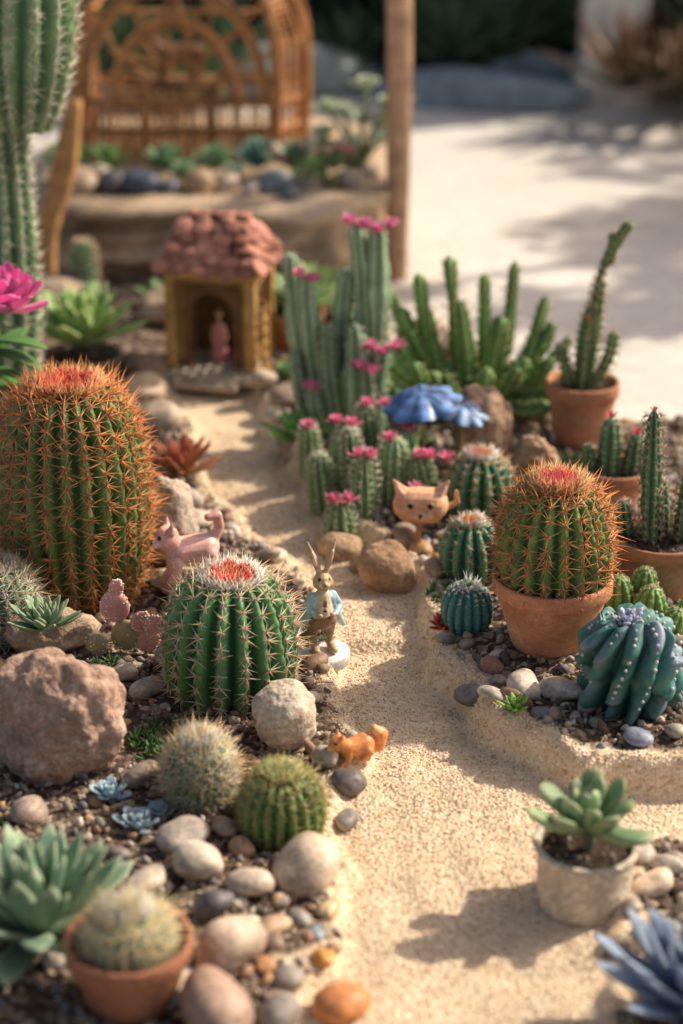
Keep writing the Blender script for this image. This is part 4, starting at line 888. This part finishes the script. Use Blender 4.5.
for (x, y, r, c) in [(-1.9, 20.6, .35, (.46, .35, .24)), (-.2, 20.7, .3, (.4, .3, .21)), (.35, 19.9, .25, (.34, .26, .21)), (-3.3, 20.8, .35, (.42, .32, .23)), (.9, 19.3, .3, (.4, .31, .24)), (2.0, 18.0, .2, (.46, .38, .31)), (.55, 18.6, .22, (.36, .27, .19)), (-2.05, 18.8, .22, (.38, .24, .17))]:
    rock('garden_rock', x, y, (r*1.2, r, r*.7), c, rough=.4, sub=4, rot=rng.uniform(0, 3))
barrel('small_column_cactus', -2.95, 21.0, .17, .9, 12, (.18, .32, .16), (.05, .14, .06), (.75, .7, .6), .05, 5, .08, top=None, p=.35)
ros('green_succulent', -2.0, 21.1, .45, 22, .09, .02, el0=.3, el1=1.4, curl=.1, c0=(.14, .26, .1), c1=(.22, .4, .15), inner=.6)
ros('green_succulent', .3, 20.7, .5, 22, .09, .02, el0=.3, el1=1.4, curl=.1, c0=(.16, .28, .1), c1=(.28, .42, .15), inner=.6)
ros('green_succulent', -.25, 20.9, .7, 28, .09, .02, el0=.5, el1=1.45, curl=-.1, c0=(.18, .3, .1), c1=(.32, .46, .16), inner=.7)

parts = []
for k in range(3):
    cv_ = curve([(.0+.1*k, -.1*k, 0), (.12+.05*k, 0, .8), (.3+.08*k, .2, 1.5), (.5+.03*k, .4, 2.3)], 20)
    parts.append(tube(cv_, np.linspace(.09, .06, len(cv_)), A((.5, .26, .1))*rng.uniform(.8, 1.2), 10))
build('driftwood_branch', parts, M_WOOD, (-3.6, 21.5, .15))

P = curve([(0, 0, -.1), (.01, 0, 3), (-.02, 0, 9)], 30)
V = tube(P, .14, (.5, .31, .19), 16); V[0] = V[0]+(waves(V[0]*A([3, 3, .4]), 3, .01, 61))[:, None]
build('wooden_post', [V], M_WOOD, (.69, 23.1, -.05))

# ------------------------------------------------------------------ background
def leafmass(pts, size, cols, mi=0):
    n = len(pts); q = rng.normal(size=(n, 3)); q /= np.linalg.norm(q, axis=1, keepdims=True)
    a = np.cross(q, rng.normal(size=(n, 3))); a /= np.linalg.norm(a, axis=1, keepdims=True); b_ = np.cross(q, a)
    s = size*rng.uniform(.6, 1.3, (n, 1)); V = np.stack([pts-a*s, pts-b_*s*.45, pts+a*s, pts+b_*s*.45], 1)
    return part(V, np.arange(4*n).reshape(n, 4), np.repeat(cols, 4, 0), mi)
def clumps(cs, n, r):
    c = cs[rng.integers(0, len(cs), n)]; d = rng.normal(size=(n, 3)); d /= np.linalg.norm(d, axis=1, keepdims=True)
    return c+d*(r*rng.uniform(.5, 1, (n, 1)))
cs = np.stack([rng.uniform(-20, 26, 300), rng.uniform(36.5, 40, 300), rng.uniform(0, 8, 300)], 1)
pts = clumps(cs, 28000, 1.1); col = A((.07, .11, .07))*rng.uniform(.5, 2.0, (28000, 1))
build('hedge', [leafmass(pts, .4, col), part([(-22, 40.5, -.05), (28, 40.5, -.05), (28, 40.5, 9), (-22, 40.5, 9)], A([[0, 1, 2, 3]]), (.03, .04, .03))], M_THIN)
rock('grey_background_boulder', 2.3, 33.6, (1.9, .7, .42), (.3, .36, .40), z=.1, rough=.2, sub=5, rot=-.2)
rock('grey_background_boulder', 3.6, 34.8, (1.0, .6, .5), (.2, .25, .28), z=.15, rough=.2, sub=5, rot=.1)
rock('grey_background_boulder', -1.2, 34.5, (1.6, .8, .7), (.3, .33, .33), z=.2, rough=.2, sub=5, rot=.1)
build('white_pillar', [box((0, 0, 6), (1.05, 1.05, 12), (.78, .74, .66), .05), box((0, 0, .3), (1.3, 1.3, .7), (.7, .66, .58), .05)], M_TERRA, (4.75, 33.8, -.05), smooth=False)
def bush(name, x, y, n, R, c0, c1, zb=0):
    parts = []
    for k in range(n):
        parts += rosette(R*rng.uniform(.7, 1.2), 22, R*.12, .03, .2, 1.4, .1, 'blade', c0, c1, None, .7, .3, base=(rng.normal(0, R*.5), rng.normal(0, R*.4), zb+rng.uniform(0, R*.7)), nu=6)
    build(name, parts, M_LEAF, (x, y, -.05))
bush('red_green_cordyline', 6.2, 32.0, 9, 1.5, (.12, .12, .06), (.26, .12, .07))
bush('agave_bush', 7.0, 33.5, 7, 1.8, (.08, .13, .06), (.13, .18, .09))
bush('agave_bush', 3.3, 36.0, 6, 1.4, (.08, .13, .06), (.13, .2, .1))
bush('agave_bush', 1.2, 36.0, 6, 1.5, (.08, .13, .07), (.12, .2, .1))
bush('agave_bush', -5.5, 35, 6, 2.0, (.1, .18, .08), (.16, .26, .12))
bush('agave_bush', -3.4, 33.5, 6, 1.5, (.1, .18, .08), (.16, .26, .12))

parts = [tube(curve([(0, 0, 0), (.3, .2, 5), (0, 0, 10)], 16), np.linspace(.9, .45, 17), (.16, .11, .08), 12)]
cl = []
for i in range(16):
    a = rng.uniform(0, 6.28); l = rng.uniform(2.0, 6.5); p = (l*math.cos(a)*1.3, l*math.sin(a)*.8, rng.uniform(10.5, 14)); cl.append(p)
    parts.append(tube(curve([(.1, 0, 6+3*rng.uniform()), (p[0]*.5, p[1]*.5, 10), p], 8), np.linspace(.28, .05, 9), (.16, .11, .08), 8))
cl = A(cl); pts = clumps(cl, 2200, 1.4)
parts.append(leafmass(pts, .36, A((.06, .12, .04))*rng.uniform(.6, 1.5, (len(pts), 1)), 1))
build('shade_tree', parts, [M_WOOD, M_THIN], (19.5, 31.5, -.05))

# ------------------------------------------------------------------ light, sky, camera
D = Vector((.80, .38, .74)).normalized()
sun = bpy.data.lights.new('sun', 'SUN'); sun.energy = 5.0; sun.angle = math.radians(.7); sun.color = (1., .88, .71)
so = bpy.data.objects.new('sun', sun); sc.collection.objects.link(so); so.rotation_euler = D.to_track_quat('Z', 'Y').to_euler(); so.location = (20, 20, 30)
w = bpy.data.worlds.new('World'); sc.world = w; w.use_nodes = True; nt = w.node_tree
bg = nt.nodes['Background']; sk = nt.nodes.new('ShaderNodeTexSky'); sk.sky_type = 'NISHITA'; sk.sun_disc = False
sk.sun_elevation = math.asin(D.z); sk.sun_rotation = math.atan2(D.x, D.y); sk.dust_density = 4.; sk.air_density = .8; sk.ozone_density = .5
tint = nt.nodes.new('ShaderNodeMix'); tint.data_type = 'RGBA'; tint.blend_type = 'MULTIPLY'; tint.inputs[0].default_value = 1; tint.inputs[7].default_value = (1., .92, .82, 1)
nt.links.new(sk.outputs[0], tint.inputs[6]); nt.links.new(tint.outputs[2], bg.inputs[0]); bg.inputs[1].default_value = .15
cam = bpy.data.cameras.new('camera'); co = bpy.data.objects.new('camera', cam); sc.collection.objects.link(co); sc.camera = co
cam.sensor_fit = 'VERTICAL'; cam.sensor_height = 36; cam.lens = 1900/1024*36; cam.clip_start = .1; cam.clip_end = 5000
co.location = (0, 0, 7); co.rotation_euler = (math.radians(90-24), 0, 0)
cam.dof.use_dof = True; cam.dof.focus_distance = 13.9; cam.dof.aperture_fstop = .34
sc.view_settings.view_transform = 'Standard'; sc.view_settings.look = 'None'; sc.view_settings.exposure = 0
